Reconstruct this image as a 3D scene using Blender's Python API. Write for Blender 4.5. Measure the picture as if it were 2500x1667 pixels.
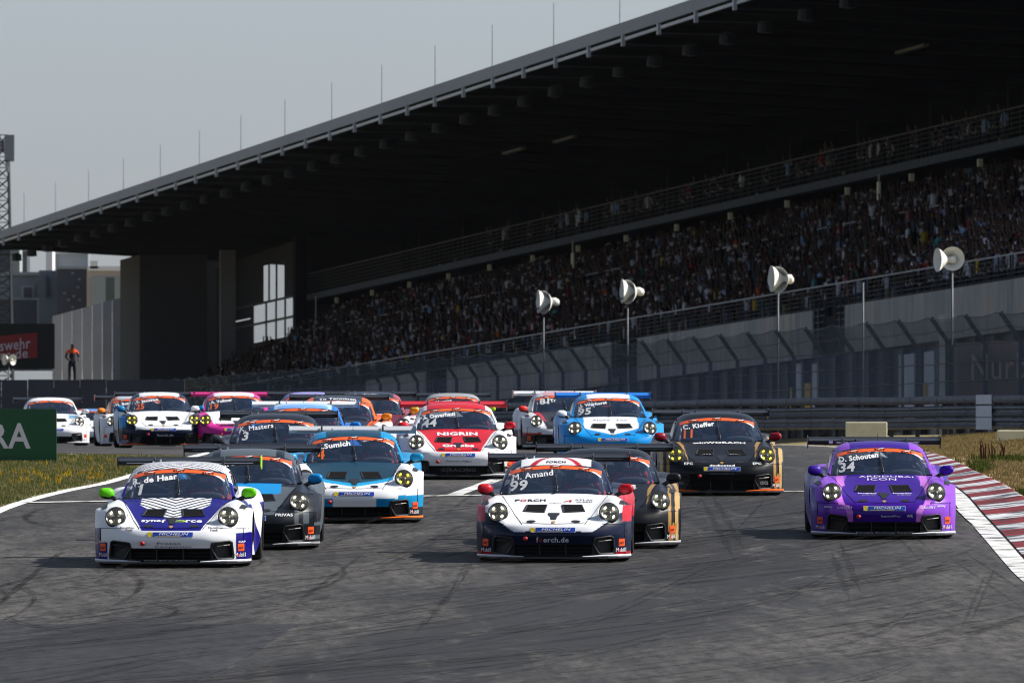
import bpy, bmesh, math, random
import numpy as np
from mathutils import Vector, Matrix
from mathutils.bvhtree import BVHTree

for o in list(bpy.data.objects):
    bpy.data.objects.remove(o)
scene = bpy.context.scene
COL = scene.collection

# ------------------------------------------------------------------ camera
FPX, CX, CY, YH = 27778.0, 1250.0, 833.5, 900.0      # 400 mm lens on a 36 mm wide frame, measured on a 2500 px wide picture
cam_data = bpy.data.cameras.new("camera")
cam_data.lens = 400.0
cam_data.sensor_width = 36.0
cam_data.clip_start = 1.0
cam_data.clip_end = 20000.0
cam_data.dof.use_dof = True
cam_data.dof.focus_distance = 146.0
cam_data.dof.aperture_fstop = 13.0
cam = bpy.data.objects.new("camera", cam_data)
cam.location = (0, 0, 0)
PITCH = math.atan((YH - CY) / FPX)                    # the level line lies below the middle of the frame
cam.rotation_euler = (math.pi / 2 + PITCH, 0, 0)
COL.objects.link(cam)
scene.camera = cam

# ------------------------------------------------------------------ sky, sun, exposure
SUN_DIR = Vector((1.30, 0.22, 1.16)).normalized()     # towards the sun: from the right and slightly behind the cars
SUN_EL = math.asin(SUN_DIR.z)
SUN_AZ = math.atan2(SUN_DIR.x, SUN_DIR.y)
world = bpy.data.worlds.new("World")
scene.world = world
world.use_nodes = True
wn = world.node_tree
wn.nodes.clear()
sky = wn.nodes.new("ShaderNodeTexSky")
sky.sky_type = 'NISHITA'
sky.sun_disc = False
sky.sun_elevation = SUN_EL
sky.sun_rotation = SUN_AZ
sky.altitude = 600
sky.air_density = 1.0
sky.dust_density = 1.0
sky.ozone_density = 1.0
hsv = wn.nodes.new("ShaderNodeHueSaturation")
hsv.inputs["Saturation"].default_value = 0.45
tint = wn.nodes.new("ShaderNodeMix"); tint.data_type = 'RGBA'; tint.blend_type = 'MULTIPLY'; tint.inputs[0].default_value = 1.0
tint.inputs[7].default_value = (0.90, 0.985, 1.16, 1)        # the haze that day was a cool grey
bg = wn.nodes.new("ShaderNodeBackground")
bg.inputs["Strength"].default_value = 0.060
wo = wn.nodes.new("ShaderNodeOutputWorld")
wn.links.new(sky.outputs[0], hsv.inputs["Color"])
wn.links.new(hsv.outputs[0], tint.inputs[6])
wn.links.new(tint.outputs[2], bg.inputs[0])
wn.links.new(bg.outputs[0], wo.inputs[0])

sun_data = bpy.data.lights.new("sun", 'SUN')
sun_data.energy = 5.0
sun_data.angle = math.radians(0.53)
sun_data.color = (1.0, 0.955, 0.89)
sun = bpy.data.objects.new("sun", sun_data)
sun.rotation_euler = SUN_DIR.to_track_quat('Z', 'Y').to_euler()
sun.location = (60, 40, 90)
COL.objects.link(sun)

scene.view_settings.view_transform = 'Standard'
scene.view_settings.look = 'None'
scene.view_settings.exposure = 0.60
scene.view_settings.gamma = 1.0
HAZE = .000009
scene.cycles.max_bounces = 6
scene.cycles.diffuse_bounces = 2
scene.cycles.glossy_bounces = 2
scene.cycles.transparent_max_bounces = 12
scene.cycles.transmission_bounces = 2
scene.cycles.volume_bounces = 0
scene.cycles.use_denoising = True
scene.cycles.filter_width = 1.1
scene.cycles.sample_clamp_indirect = 6.0

# ------------------------------------------------------------------ helpers
rnd = random.Random(7)
nrs = np.random.RandomState(11)

def lin(r, g, b):
    f = lambda c: (c / 255 / 12.92) if c / 255 <= 0.04045 else ((c / 255 + 0.055) / 1.055) ** 2.4
    return (f(r), f(g), f(b))

def props(o, label=None, cat=None, group=None, kind=None):
    if label: o["label"] = label
    if cat: o["category"] = cat
    if group: o["group"] = group
    if kind: o["kind"] = kind
    return o

def link(name, data, parent=None, loc=None, rotz=None):
    o = bpy.data.objects.new(name, data)
    COL.objects.link(o)
    if parent is not None:
        o.parent = parent
    if loc is not None:
        o.location = loc
    if rotz is not None:
        o.rotation_euler = (0, 0, rotz)
    return o

def np_mesh(name, V, F, mats=(), smooth=False, midx=None, colors=None):
    """mesh from arrays; F is a list of faces or an (n,4)/(n,3) array"""
    me = bpy.data.meshes.new(name)
    V = np.asarray(V, dtype=np.float32).reshape(-1, 3)
    if isinstance(F, np.ndarray):
        n, k = F.shape
        me.vertices.add(len(V)); me.vertices.foreach_set("co", V.ravel())
        me.loops.add(n * k); me.loops.foreach_set("vertex_index", F.astype(np.int32).ravel())
        me.polygons.add(n)
        me.polygons.foreach_set("loop_start", np.arange(0, n * k, k, dtype=np.int32))
        me.polygons.foreach_set("loop_total", np.full(n, k, dtype=np.int32))
    else:
        me.from_pydata([tuple(v) for v in V.tolist()], [], [tuple(f) for f in F])
    for m in mats:
        me.materials.append(m)
    if midx is not None:
        me.polygons.foreach_set("material_index", np.asarray(midx, dtype=np.int32))
    me.update(calc_edges=True)
    if smooth:
        me.polygons.foreach_set("use_smooth", np.ones(len(me.polygons), dtype=bool))
    if colors is not None:
        a = me.color_attributes.new("paint", 'FLOAT_COLOR', 'POINT')
        c = np.ones((len(V), 4), dtype=np.float32); c[:, :3] = colors
        a.data.foreach_set("color", c.ravel())
    me.validate()
    return me

def grid_faces(r, c):
    i = np.arange((r-1)*(c-1)); a = (i // (c-1))*c + i % (c-1)
    return np.stack([a, a+1, a+c+1, a+c], 1)

class MB:
    """collects simple solids into one mesh"""
    def __init__(s):
        s.v = []; s.f = []; s.m = []
    def add(s, V, F, mi=0):
        n = len(s.v)
        s.v.extend([tuple(p) for p in V])
        s.f.extend([tuple(i + n for i in f) for f in F])
        s.m.extend([mi] * len(F))
    def box(s, a, b, mi=0, tf=None):
        x0, y0, z0 = a; x1, y1, z1 = b
        V = [(x0,y0,z0),(x1,y0,z0),(x1,y1,z0),(x0,y1,z0),(x0,y0,z1),(x1,y0,z1),(x1,y1,z1),(x0,y1,z1)]
        if tf: V = [tf(*p) for p in V]
        s.add(V, [(0,3,2,1),(4,5,6,7),(0,1,5,4),(1,2,6,5),(2,3,7,6),(3,0,4,7)], mi)
    def bar(s, p, q, w, h=None, mi=0, up=(0,0,1)):
        """rectangular bar between two points"""
        h = h or w
        p = Vector(p); q = Vector(q); d = (q - p).normalized()
        a = d.cross(Vector(up))
        if a.length < 1e-4: a = d.cross(Vector((1,0,0)))
        a.normalize(); b = a.cross(d).normalized()
        V = []
        for c in (p, q):
            for sx, sy in ((-1,-1),(1,-1),(1,1),(-1,1)):
                V.append(c + a*sx*w/2 + b*sy*h/2)
        s.add(V, [(3,2,1,0),(4,5,6,7),(0,1,5,4),(1,2,6,5),(2,3,7,6),(3,0,4,7)], mi)
    def tube(s, pts, r, n=8, mi=0, cap=True):
        pts = [Vector(p) for p in pts]
        rs = r if isinstance(r, (list, tuple)) else [r] * len(pts)
        V = []; F = []
        ref = Vector((0,0,1))
        for i, p in enumerate(pts):
            d = (pts[min(i+1, len(pts)-1)] - pts[max(i-1, 0)]).normalized()
            a = d.cross(ref)
            if a.length < 1e-3: a = d.cross(Vector((1,0,0)))
            a.normalize(); b = a.cross(d).normalized()
            for k in range(n):
                t = 2*math.pi*k/n
                V.append(p + (a*math.cos(t) + b*math.sin(t)) * rs[i])
        for i in range(len(pts)-1):
            for k in range(n):
                F.append((i*n+k, i*n+(k+1)%n, (i+1)*n+(k+1)%n, (i+1)*n+k))
        if cap:
            F.append(tuple(range(n))[::-1]); F.append(tuple((len(pts)-1)*n+k for k in range(n)))
        s.add(V, F, mi)
    def lathe(s, prof, n=24, mi=0, axis='z', at=(0,0,0)):
        """prof: (radius, height) pairs turned about an axis"""
        V = []; F = []
        for r, h in prof:
            for k in range(n):
                t = 2*math.pi*k/n
                c, d = r*math.cos(t), r*math.sin(t)
                p = {'z': (c, d, h), 'x': (h, c, d), 'y': (c, h, d)}[axis]
                V.append((p[0]+at[0], p[1]+at[1], p[2]+at[2]))
        for i in range(len(prof)-1):
            for k in range(n):
                F.append((i*n+k, i*n+(k+1)%n, (i+1)*n+(k+1)%n, (i+1)*n+k))
        s.add(V, F, mi)
    def prism(s, poly, a, b, mi=0, tf=None):
        """2D polygon (p,q) extruded from a to b; tf(p,q,t) gives the point"""
        n = len(poly)
        V = [tf(p, q, a) for p, q in poly] + [tf(p, q, b) for p, q in poly]
        F = [tuple(range(n))[::-1], tuple(range(n, 2*n))]
        F += [(i, (i+1) % n, n+(i+1) % n, n+i) for i in range(n)]
        s.add(V, F, mi)
    def mesh(s, name, mats, smooth=False, fix=True):
        me = bpy.data.meshes.new(name)
        me.from_pydata([tuple(v) for v in s.v], [], s.f)
        for m in mats: me.materials.append(m)
        me.polygons.foreach_set("material_index", s.m)
        if fix:
            bm = bmesh.new(); bm.from_mesh(me)
            bmesh.ops.recalc_face_normals(bm, faces=bm.faces)
            bm.to_mesh(me); bm.free()
        if smooth:
            me.polygons.foreach_set("use_smooth", [True]*len(me.polygons))
        me.update()
        return me
    def obj(s, name, mats, parent=None, smooth=False, loc=None, fix=True):
        if not isinstance(mats, (list, tuple)): mats = [mats]
        return link(name, s.mesh(name, mats, smooth, fix), parent, loc)

# ------------------------------------------------------------------ materials
def mat(name, base=(0.5,0.5,0.5), rough=0.6, metal=0.0, coat=0.0, spec=0.5, emit=None, emit_s=0.0):
    m = bpy.data.materials.new(name); m.use_nodes = True
    b = m.node_tree.nodes["Principled BSDF"]
    b.inputs["Base Color"].default_value = (*base, 1)
    b.inputs["Roughness"].default_value = rough
    b.inputs["Metallic"].default_value = metal
    b.inputs["Coat Weight"].default_value = coat
    b.inputs["Specular IOR Level"].default_value = spec
    if emit:
        b.inputs["Emission Color"].default_value = (*emit, 1)
        b.inputs["Emission Strength"].default_value = emit_s
    return m

def N(m, typ, **kw):
    n = m.node_tree.nodes.new(typ)
    for k, v in kw.items():
        if k in n.inputs: n.inputs[k].default_value = v
        else: setattr(n, k, v)
    return n

def L(m, a, b):
    m.node_tree.links.new(a, b)

def mottled(name, c1, c2, scale=3.0, rough=0.8, detail=6.0, bump=0.0, c3=None, scale3=20.0, stretch=(1,1,1), spec=0.3, coat=0.0, c3at=.52):
    """two or three tones broken up by noise in object space"""
    m = mat(name, c1, rough, spec=spec, coat=coat)
    b = m.node_tree.nodes["Principled BSDF"]
    tc = N(m, "ShaderNodeTexCoord"); mp = N(m, "ShaderNodeMapping")
    mp.inputs["Scale"].default_value = stretch
    L(m, tc.outputs["Object"], mp.inputs["Vector"])
    no = N(m, "ShaderNodeTexNoise", Scale=scale, Detail=detail, Roughness=0.62)
    L(m, mp.outputs[0], no.inputs["Vector"])
    cr = N(m, "ShaderNodeValToRGB")
    cr.color_ramp.elements[0].position = 0.33; cr.color_ramp.elements[1].position = 0.68
    cr.color_ramp.elements[0].color = (*c1, 1); cr.color_ramp.elements[1].color = (*c2, 1)
    L(m, no.outputs["Fac"], cr.inputs[0])
    out = cr.outputs[0]
    if c3 is not None:
        n3 = N(m, "ShaderNodeTexNoise", Scale=scale3, Detail=4.0)
        L(m, mp.outputs[0], n3.inputs["Vector"])
        r3 = N(m, "ShaderNodeValToRGB")
        r3.color_ramp.elements[0].position = c3at; r3.color_ramp.elements[1].position = c3at+.14
        L(m, n3.outputs["Fac"], r3.inputs[0])
        mx = N(m, "ShaderNodeMix", data_type='RGBA')
        L(m, r3.outputs[0], mx.inputs[0]); L(m, out, mx.inputs[6])
        mx.inputs[7].default_value = (*c3, 1)
        out = mx.outputs[2]
    L(m, out, b.inputs["Base Color"])
    if bump:
        bp = N(m, "ShaderNodeBump", Strength=bump, Distance=0.05)
        L(m, no.outputs["Fac"], bp.inputs["Height"]); L(m, bp.outputs[0], b.inputs["Normal"])
    return m

def attr_mat(name, rough=0.4, coat=0.0, metal=0.0, attr="paint", spec=0.5):
    m = mat(name, (1,1,1), rough, metal, coat, spec)
    a = N(m, "ShaderNodeAttribute", attribute_name=attr)
    L(m, a.outputs["Color"], m.node_tree.nodes["Principled BSDF"].inputs["Base Color"])
    return m

def objcol_mat(name, rough=0.4, coat=0.0, spec=0.5):
    m = mat(name, (1,1,1), rough, 0, coat, spec)
    a = N(m, "ShaderNodeObjectInfo")
    L(m, a.outputs["Color"], m.node_tree.nodes["Principled BSDF"].inputs["Base Color"])
    return m

def glass_mat(name, tint, gloss_rough=0.03, body=None, body_fac=0.0, ior=1.45):
    """thin pane: tinted see-through plus a Fresnel reflection, optionally a little film of its own colour"""
    m = bpy.data.materials.new(name); m.use_nodes = True
    nt = m.node_tree; nt.nodes.clear()
    tr = N(m, "ShaderNodeBsdfTransparent"); tr.inputs[0].default_value = (*tint, 1)
    gl = N(m, "ShaderNodeBsdfGlossy"); gl.inputs["Roughness"].default_value = gloss_rough
    fr = N(m, "ShaderNodeFresnel", IOR=ior)
    ge = N(m, "ShaderNodeNewGeometry"); mi = N(m, "ShaderNodeMapRange")      # a thin pane mirrors alike from both sides
    mi.inputs["To Min"].default_value = ior; mi.inputs["To Max"].default_value = 1/ior
    L(m, ge.outputs["Backfacing"], mi.inputs["Value"]); L(m, mi.outputs[0], fr.inputs["IOR"])
    mx = N(m, "ShaderNodeMixShader")
    src = tr.outputs[0]
    if body:
        df = N(m, "ShaderNodeBsdfDiffuse"); df.inputs[0].default_value = (*body, 1)
        mb = N(m, "ShaderNodeMixShader"); mb.inputs[0].default_value = body_fac
        L(m, tr.outputs[0], mb.inputs[1]); L(m, df.outputs[0], mb.inputs[2]); src = mb.outputs[0]
    L(m, fr.outputs[0], mx.inputs[0]); L(m, src, mx.inputs[1]); L(m, gl.outputs[0], mx.inputs[2])
    out = N(m, "ShaderNodeOutputMaterial"); L(m, mx.outputs[0], out.inputs[0])
    return m

# ------------------------------------------------------------------ lettering (built while the scene is still empty)
_TXT = {}
def text_arrays(s, bold=0.012, shear=0.0, wide=1.0):
    """vertices (x,y) with cap height 1 centred on the origin, and triangles"""
    key = (s, bold, shear, wide)
    if key in _TXT: return _TXT[key]
    cu = bpy.data.curves.new("lettering", 'FONT')
    cu.body = s; cu.size = 1.0; cu.offset = bold; cu.shear = shear
    cu.resolution_u = 2; cu.fill_mode = 'BOTH'; cu.space_character = 1.06
    ob = bpy.data.objects.new("lettering", cu)
    COL.objects.link(ob)
    dg = bpy.context.evaluated_depsgraph_get()
    dg.update()
    me = ob.evaluated_get(dg).to_mesh()
    me.calc_loop_triangles()
    V = np.array([v.co[:] for v in me.vertices], dtype=float).reshape(-1, 3)
    T = np.array([t.vertices[:] for t in me.loop_triangles], dtype=int).reshape(-1, 3)
    ob.evaluated_get(dg).to_mesh_clear()
    bpy.data.objects.remove(ob); bpy.data.curves.remove(cu)
    V = V[:, :2]
    lo, hi = V.min(0), V.max(0)
    V[:, 0] = (V[:, 0] - (lo[0]+hi[0])/2) * wide
    V[:, 1] -= (lo[1]+hi[1])/2
    V /= max(hi[1]-lo[1], 1e-6)
    _TXT[key] = (V, T)
    return _TXT[key]
# ================================================================== ground, track, kerb
# the road climbs away from the camera to a low crest and falls again behind it
GY = [-400, 0, 60, 100, 139, 149, 156, 171, 186, 207, 228, 250, 290, 340, 400, 520, 700, 1000, 4000]
GZ = [-8.6, -4.2, -3.42, -2.90, -2.395, -2.235, -2.12, -1.895, -1.81, -1.685, -1.68, -1.735, -1.955, -2.25, -2.63, -3.45, -4.4, -5.6, -12]
_yy = np.linspace(60, 420, 181); _zz = np.interp(_yy, GY, GZ)
_k = np.exp(-np.linspace(-2, 2, 13)**2); _k /= _k.sum()
_zs = np.convolve(np.pad(_zz, 6, mode='reflect', reflect_type='odd'), _k, 'valid')
GY2 = [y for y in GY if y < 60] + list(_yy) + [y for y in GY if y > 420]
GZ2 = [z for y, z in zip(GY, GZ) if y < 60] + list(_zs) + [z for y, z in zip(GY, GZ) if y > 420]
GY, GZ = GY2, GZ2

def sstep(a, b, v):
    t = np.clip((np.asarray(v, float)-a)/(b-a), 0, 1); return t*t*(3-2*t)
def bank(X, Y):
    """the ground rises a little beyond the right-hand verge"""
    return .30*sstep(8.6, 13.0, X)*sstep(195, 260, Y)
def gz(X, Y):
    return np.interp(Y, GY, GZ) + bank(X, Y)

def pix(x, y, lift=0.0):
    """where the line of sight through a point of the picture meets the ground"""
    lo, hi = 60.0, 900.0
    prev = None
    for d in np.arange(90, 700, 1.0):
        z = -d*(y-YH)/FPX
        X = (x-CX)/FPX*d
        if z <= gz(X, d): return (X, d)
    return ((x-CX)/FPX*700, 700)

def edge(pts, Y):
    p = sorted(pts, key=lambda q: q[1]); return np.interp(Y, [q[1] for q in p], [q[0] for q in p])

LEFT_EDGE = [(-9.5, 60), (-8.4, 110), (-7.6, 150), (-7.38, 163.7), (-7.23, 168), (-6.92, 175), (-6.6, 181.6), (-6.42, 191), (-6.25, 205), (-6.2, 214), (-6.1, 240), (-6.3, 290), (-8, 360)]
RIGHT_LINE = [(5.6, 60), (5.85, 110), (6.12, 136), (6.31, 148), (6.5, 161), (6.67, 170), (6.98, 190), (7.15, 205), (7.3, 230), (7.45, 265), (7.4, 290), (6.3, 340), (3.0, 400), (-8, 520)]
KERB_OUT = [(6.9, 60), (7.05, 110), (7.25, 136), (7.5, 167), (7.63, 178.6), (7.72, 190), (7.87, 203), (7.98, 215), (8.0, 228)]

# ---- asphalt
def asphalt(name, tint, light, rubber=True):
    m = mat(name, tint, .78, spec=.35)
    b = m.node_tree.nodes["Principled BSDF"]
    tc = N(m, "ShaderNodeTexCoord")
    mpf = N(m, "ShaderNodeMapping"); mpf.inputs["Scale"].default_value = (1, .16, 1); L(m, tc.outputs["Object"], mpf.inputs["Vector"])
    fine = N(m, "ShaderNodeTexNoise", Scale=5.5, Detail=5.0, Roughness=.80); L(m, mpf.outputs[0], fine.inputs["Vector"])
    cr = N(m, "ShaderNodeValToRGB")
    cr.color_ramp.elements[0].position = .36; cr.color_ramp.elements[1].position = .66
    cr.color_ramp.elements[0].color = (*[c*.42 for c in tint], 1); cr.color_ramp.elements[1].color = (*light, 1)
    L(m, fine.outputs["Fac"], cr.inputs[0])
    out = cr.outputs[0]
    # broad patches, long in the direction of travel
    mp = N(m, "ShaderNodeMapping"); mp.inputs["Scale"].default_value = (.55, .10, 1); L(m, tc.outputs["Object"], mp.inputs["Vector"])
    broad = N(m, "ShaderNodeTexNoise", Scale=1.0, Detail=5.0, Roughness=.6, Distortion=.6); L(m, mp.outputs[0], broad.inputs["Vector"])
    r2 = N(m, "ShaderNodeValToRGB"); r2.color_ramp.elements[0].position = .36; r2.color_ramp.elements[1].position = .62
    r2.color_ramp.elements[0].color = (.44,.44,.46,1); r2.color_ramp.elements[1].color = (1.22,1.18,1.13,1)
    L(m, broad.outputs["Fac"], r2.inputs[0])
    mx = N(m, "ShaderNodeMix", data_type='RGBA', blend_type='MULTIPLY'); mx.inputs[0].default_value = 1
    L(m, out, mx.inputs[6]); L(m, r2.outputs[0], mx.inputs[7]); out = mx.outputs[2]
    if rubber:
        # a swept band of rubber: distance from a curved racing line, broken by stretched noise
        sx = N(m, "ShaderNodeSeparateXYZ"); L(m, tc.outputs["Object"], sx.inputs[0])
        yc = N(m, "ShaderNodeFloatCurve")
        mr = N(m, "ShaderNodeMapRange"); mr.inputs["From Min"].default_value = 95; mr.inputs["From Max"].default_value = 255
        L(m, sx.outputs["Y"], mr.inputs["Value"]); L(m, mr.outputs[0], yc.inputs["Value"])
        cv = yc.mapping.curves[0]
        ptsc = [(0, .30), (.10, .46), (.20, .60), (.32, .66), (.55, .70), (1, .72)]
        cv.points[0].location = ptsc[0]; cv.points[1].location = ptsc[-1]
        for p in ptsc[1:-1]: cv.points.new(*p)
        yc.mapping.update()
        m2 = N(m, "ShaderNodeMapRange"); m2.inputs["From Min"].default_value = 0; m2.inputs["From Max"].default_value = 1
        m2.inputs["To Min"].default_value = -9; m2.inputs["To Max"].default_value = 9; L(m, yc.outputs[0], m2.inputs["Value"])
        df = N(m, "ShaderNodeMath", operation='SUBTRACT'); L(m, sx.outputs["X"], df.inputs[0]); L(m, m2.outputs[0], df.inputs[1])
        ab = N(m, "ShaderNodeMath", operation='ABSOLUTE'); L(m, df.outputs[0], ab.inputs[0])
        wd = N(m, "ShaderNodeMapRange"); wd.inputs["From Min"].default_value = 3.1; wd.inputs["From Max"].default_value = 1.0
        L(m, ab.outputs[0], wd.inputs["Value"])
        mp3 = N(m, "ShaderNodeMapping"); mp3.inputs["Scale"].default_value = (1.3, .22, 1); mp3.inputs["Rotation"].default_value = (0, 0, .16)
        L(m, tc.outputs["Object"], mp3.inputs["Vector"])
        n3 = N(m, "ShaderNodeTexNoise", Scale=1.0, Detail=7.0, Roughness=.68, Distortion=1.2); L(m, mp3.outputs[0], n3.inputs["Vector"])
        r3 = N(m, "ShaderNodeValToRGB"); r3.color_ramp.elements[0].position = .38; r3.color_ramp.elements[1].position = .50
        L(m, n3.outputs["Fac"], r3.inputs[0])
        mu = N(m, "ShaderNodeMath", operation='MULTIPLY'); L(m, wd.outputs[0], mu.inputs[0]); L(m, r3.outputs[0], mu.inputs[1])
        mu2 = N(m, "ShaderNodeMath", operation='MULTIPLY'); mu2.inputs[1].default_value = .95; L(m, mu.outputs[0], mu2.inputs[0])
        mx2 = N(m, "ShaderNodeMix", data_type='RGBA'); L(m, mu2.outputs[0], mx2.inputs[0]); L(m, out, mx2.inputs[6])
        mx2.inputs[7].default_value = (.009,.009,.010,1); out = mx2.outputs[2]
    L(m, out, b.inputs["Base Color"])
    bp = N(m, "ShaderNodeBump", Strength=.35, Distance=.02); L(m, fine.outputs["Fac"], bp.inputs["Height"]); L(m, bp.outputs[0], b.inputs["Normal"])
    return m
M_ASPH = asphalt("asphalt", (.024,.023,.022), (.074,.070,.065))
M_PATCH = asphalt("asphalt_patch", (.014,.015,.019), (.028,.029,.035), rubber=False)
M_GROUND = mottled("dry_verge", lin(134,116,78), lin(108,98,62), 1.3, .95, 8, c3=lin(74,86,40), scale3=.5)
M_DIRT = mottled("gravel_dirt", lin(104,88,66), lin(146,128,102), 5.0, .95, 8, c3=lin(64,52,38), scale3=9.0)
M_GRASSG = mottled("grass_ground", lin(104,100,62), lin(140,128,90), .8, .95, 7, c3=lin(80,92,48), scale3=.35)
M_LINE = mottled("line_paint", lin(222,222,218), lin(190,190,186), 2.0, .6, 6, c3=lin(96,96,96), scale3=2.6, c3at=.50)
M_LINE_L = mottled("line_paint_clean", lin(228,228,226), lin(212,212,208), 2.0, .6, 6)

def rows_of(y0, y1, step=2.0):
    n = max(2, int(math.ceil((y1-y0)/step))+1); return np.linspace(y0, y1, n)
def sheet(name, fl, fr, y0, y1, lift, m, cols=2, step=2.0):
    """strip of ground between two side curves"""
    Y = rows_of(y0, y1, step); V = []
    for y in Y:
        a, b = fl(y), fr(y)
        for k in range(cols):
            x = a+(b-a)*k/(cols-1); V.append((x, y, gz(x, y)+lift))
    return np_mesh(name, V, grid_faces(len(Y), cols), [m])

# the ground: one sheet to the horizon
Yr = np.array([-400, -100, 0, 40] + list(_yy) + [440, 480, 520, 600, 700, 850, 1000, 1500, 2500, 4000])
Xr = np.array([-3000, -900, -300, -120, -60, -30, -16, -10, -6, 0, 4, 6, 7, 8, 8.6, 9, 10, 11, 12, 13, 14, 20, 40, 90, 200, 500, 3000])
XX, YY = np.meshgrid(Xr, Yr)
V = np.stack([XX, YY, gz(XX, YY)-.02], -1).reshape(-1, 3)
props(link("ground", np_mesh("ground", V, grid_faces(len(Yr), len(Xr)), [M_GROUND], smooth=True)), kind="structure")

fl = lambda y: float(edge(LEFT_EDGE, y)); fr = lambda y: float(edge(RIGHT_LINE, y))
# main track, plus the part that swings away to the left behind the grass tip
def road_left(y):
    a = fl(y)
    if y > 216: a = min(a, float(np.interp(y, [216, 219, 222, 226, 232, 245, 270, 320, 420, 600], [-6.2, -7.4, -9.2, -12.5, -18, -30, -44, -62, -84, -110])))
    return a
props(link("track", sheet("track", road_left, lambda y: fr(y)+.3, 60, 470, 0.0, M_ASPH, 12, 1.5)), kind="structure")
Pp = []
for y in rows_of(84, 118.6, 1.5):
    Pp.append((-12 if y < 110 else -12, y)); 
def patch_r(y): return float(np.interp(y, [84, 102, 108, 113, 117, 118.6], [-4.1, -3.0, -2.62, -2.42, -2.3, -2.18]))
props(link("asphalt_patch", sheet("asphalt_patch", lambda y: -11.5, patch_r, 70, 118.6, .004, M_PATCH, 4, 1.5)), kind="structure")

# painted lines
def line_obj(name, pts, w, lift=.008, m=M_LINE, step=1.0):
    V = []; P = []
    for (xa, ya), (xb, yb) in zip(pts, pts[1:]):
        n = max(1, int(math.hypot(xb-xa, yb-ya)/step))
        for k in range(n): P.append((xa+(xb-xa)*k/n, ya+(yb-ya)*k/n))
    P.append(pts[-1])
    for i, (x, y) in enumerate(P):
        p = P[max(i-1, 0)]; q = P[min(i+1, len(P)-1)]
        d = Vector((q[0]-p[0], q[1]-p[1])).normalized(); n = Vector((-d.y, d.x))
        for s in (-1, 1):
            X, Yv = x+n.x*w/2*s, y+n.y*w/2*s; V.append((X, Yv, float(gz(X, Yv))+lift))
    F = [(2*i, 2*i+1, 2*i+3, 2*i+2) for i in range(len(P)-1)]
    return props(link(name, np_mesh(name, V, F, [m])), kind="structure")
line_obj("edge_line", [(fl(y)+.09, y) for y in np.arange(70, 238, 3.0)], .20, m=M_LINE_L)
line_obj("edge_line", [(float(edge(RIGHT_LINE, y)), y) for y in np.arange(70, 330, 3.0)], .27)
line_obj("edge_line", [(-7.0, 219.0), (-8.6, 223.2), (-11, 227), (-18, 236.0), (-30, 250)], .35, lift=.010, m=M_LINE_L)
line_obj("cross_line", [(-7.1, 166.6), (-1, 170.9), (6.6, 175.4)], .40, lift=.012)
line_obj("lane_line", [(-.88, 171.1), (-.55, 178), (-.20, 187), (.1, 198), (.3, 212)], .24, lift=.012)
# older narrow painted remnant inside the right line
line_obj("edge_line", [(6.42, 163), (6.36, 158), (6.34, 153)], .12, lift=.012)

# kerb of red and white blocks
M_KR = mottled("kerb_red", lin(132,26,30), lin(112,20,24), 3.0, .7, 7, c3=lin(52,24,26), scale3=2.0, c3at=.47)
M_KW = mottled("kerb_white", lin(205,206,208), lin(176,178,182), 2.0, .7, 7, c3=lin(62,66,72), scale3=1.6, c3at=.46)
kerb = props(link("kerb", None, None, (7.0, 160, float(gz(7.0, 160)))), kind="structure")
BL = 2.45
y = 84.0; i = 0
while y < 226:
    b = MB(); V = []
    for yy in (y, y+BL-.015):
        a = float(edge(RIGHT_LINE, yy))+.17; c = float(edge(KERB_OUT, yy)); z = float(gz(a, yy))
        V += [(a, yy, z-.05), (a, yy, z+.012), (a+(c-a)*.5, yy, z+.05), (c-.04, yy, z+.095), (c, yy, z+.09), (c, yy, z-.05)]
    F = [(k, k+1, k+7, k+6) for k in range(5)] + [(0, 1, 2, 3, 4, 5), (11, 10, 9, 8, 7, 6)]
    V = [Vector(v)-kerb.location for v in V]
    b.add(V, F); b.obj("kerb_block", M_KR if i % 2 else M_KW, kerb)
    y += BL; i += 1

# gravel and dirt behind the kerb
props(link("gravel_strip", sheet("gravel_strip", lambda y: float(edge(KERB_OUT, y))-.02, lambda y: float(edge(KERB_OUT, y))+float(np.interp(y, [90, 190, 215], [4.5, 3.2, .6])), 84, 215, -.004, M_DIRT, 6, 1.5)), kind="structure")
# grass wedge on the left
def wedge_right(y): return float(np.interp(y, [90, 100, 216, 219, 222, 226, 232], [fl(90)-.03, fl(100)-.03, -6.4, -7.5, -9.4, -12.6, -18.2])) if y > 216 else fl(y)-.03
props(link("grass_verge", sheet("grass_verge", lambda y: -60, wedge_right, 90, 231, .004, M_GRASSG, 30, 1.5)), kind="structure")

# ---- grass blades, gravel, skid marks: uncountable
def tuft_mesh(name, spots, hmin, hmax, m, per=5, spread=.10, wid=.012, cols=None):
    V = []; F = []; C = []
    for (x, y) in spots:
        z = float(gz(x, y)); cc = cols[nrs.randint(len(cols))]
        for _ in range(per):
            a = nrs.uniform(0, 2*math.pi); r = spread*nrs.uniform(0, 1); h = nrs.uniform(hmin, hmax)
            bx, by = x+r*math.cos(a), y+r*math.sin(a); lx, ly = nrs.uniform(-.5, .5)*h, nrs.uniform(-.3, .3)*h
            w = wid*nrs.uniform(.7, 1.4); n = len(V)
            V += [(bx-w, by, z), (bx+w, by, z), (bx+lx*.5+w*.6, by+ly*.5, z+h*.6), (bx+lx, by+ly, z+h)]
            F += [(n, n+1, n+2), (n, n+2, n+3)]
            k = nrs.uniform(.75, 1.25); C += [[c*k for c in cc]]*4
    return np_mesh(name, V, np.array(F), [m], colors=np.array(C))
M_BLADE = attr_mat("grass_blade", rough=.8, spec=.2)
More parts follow.
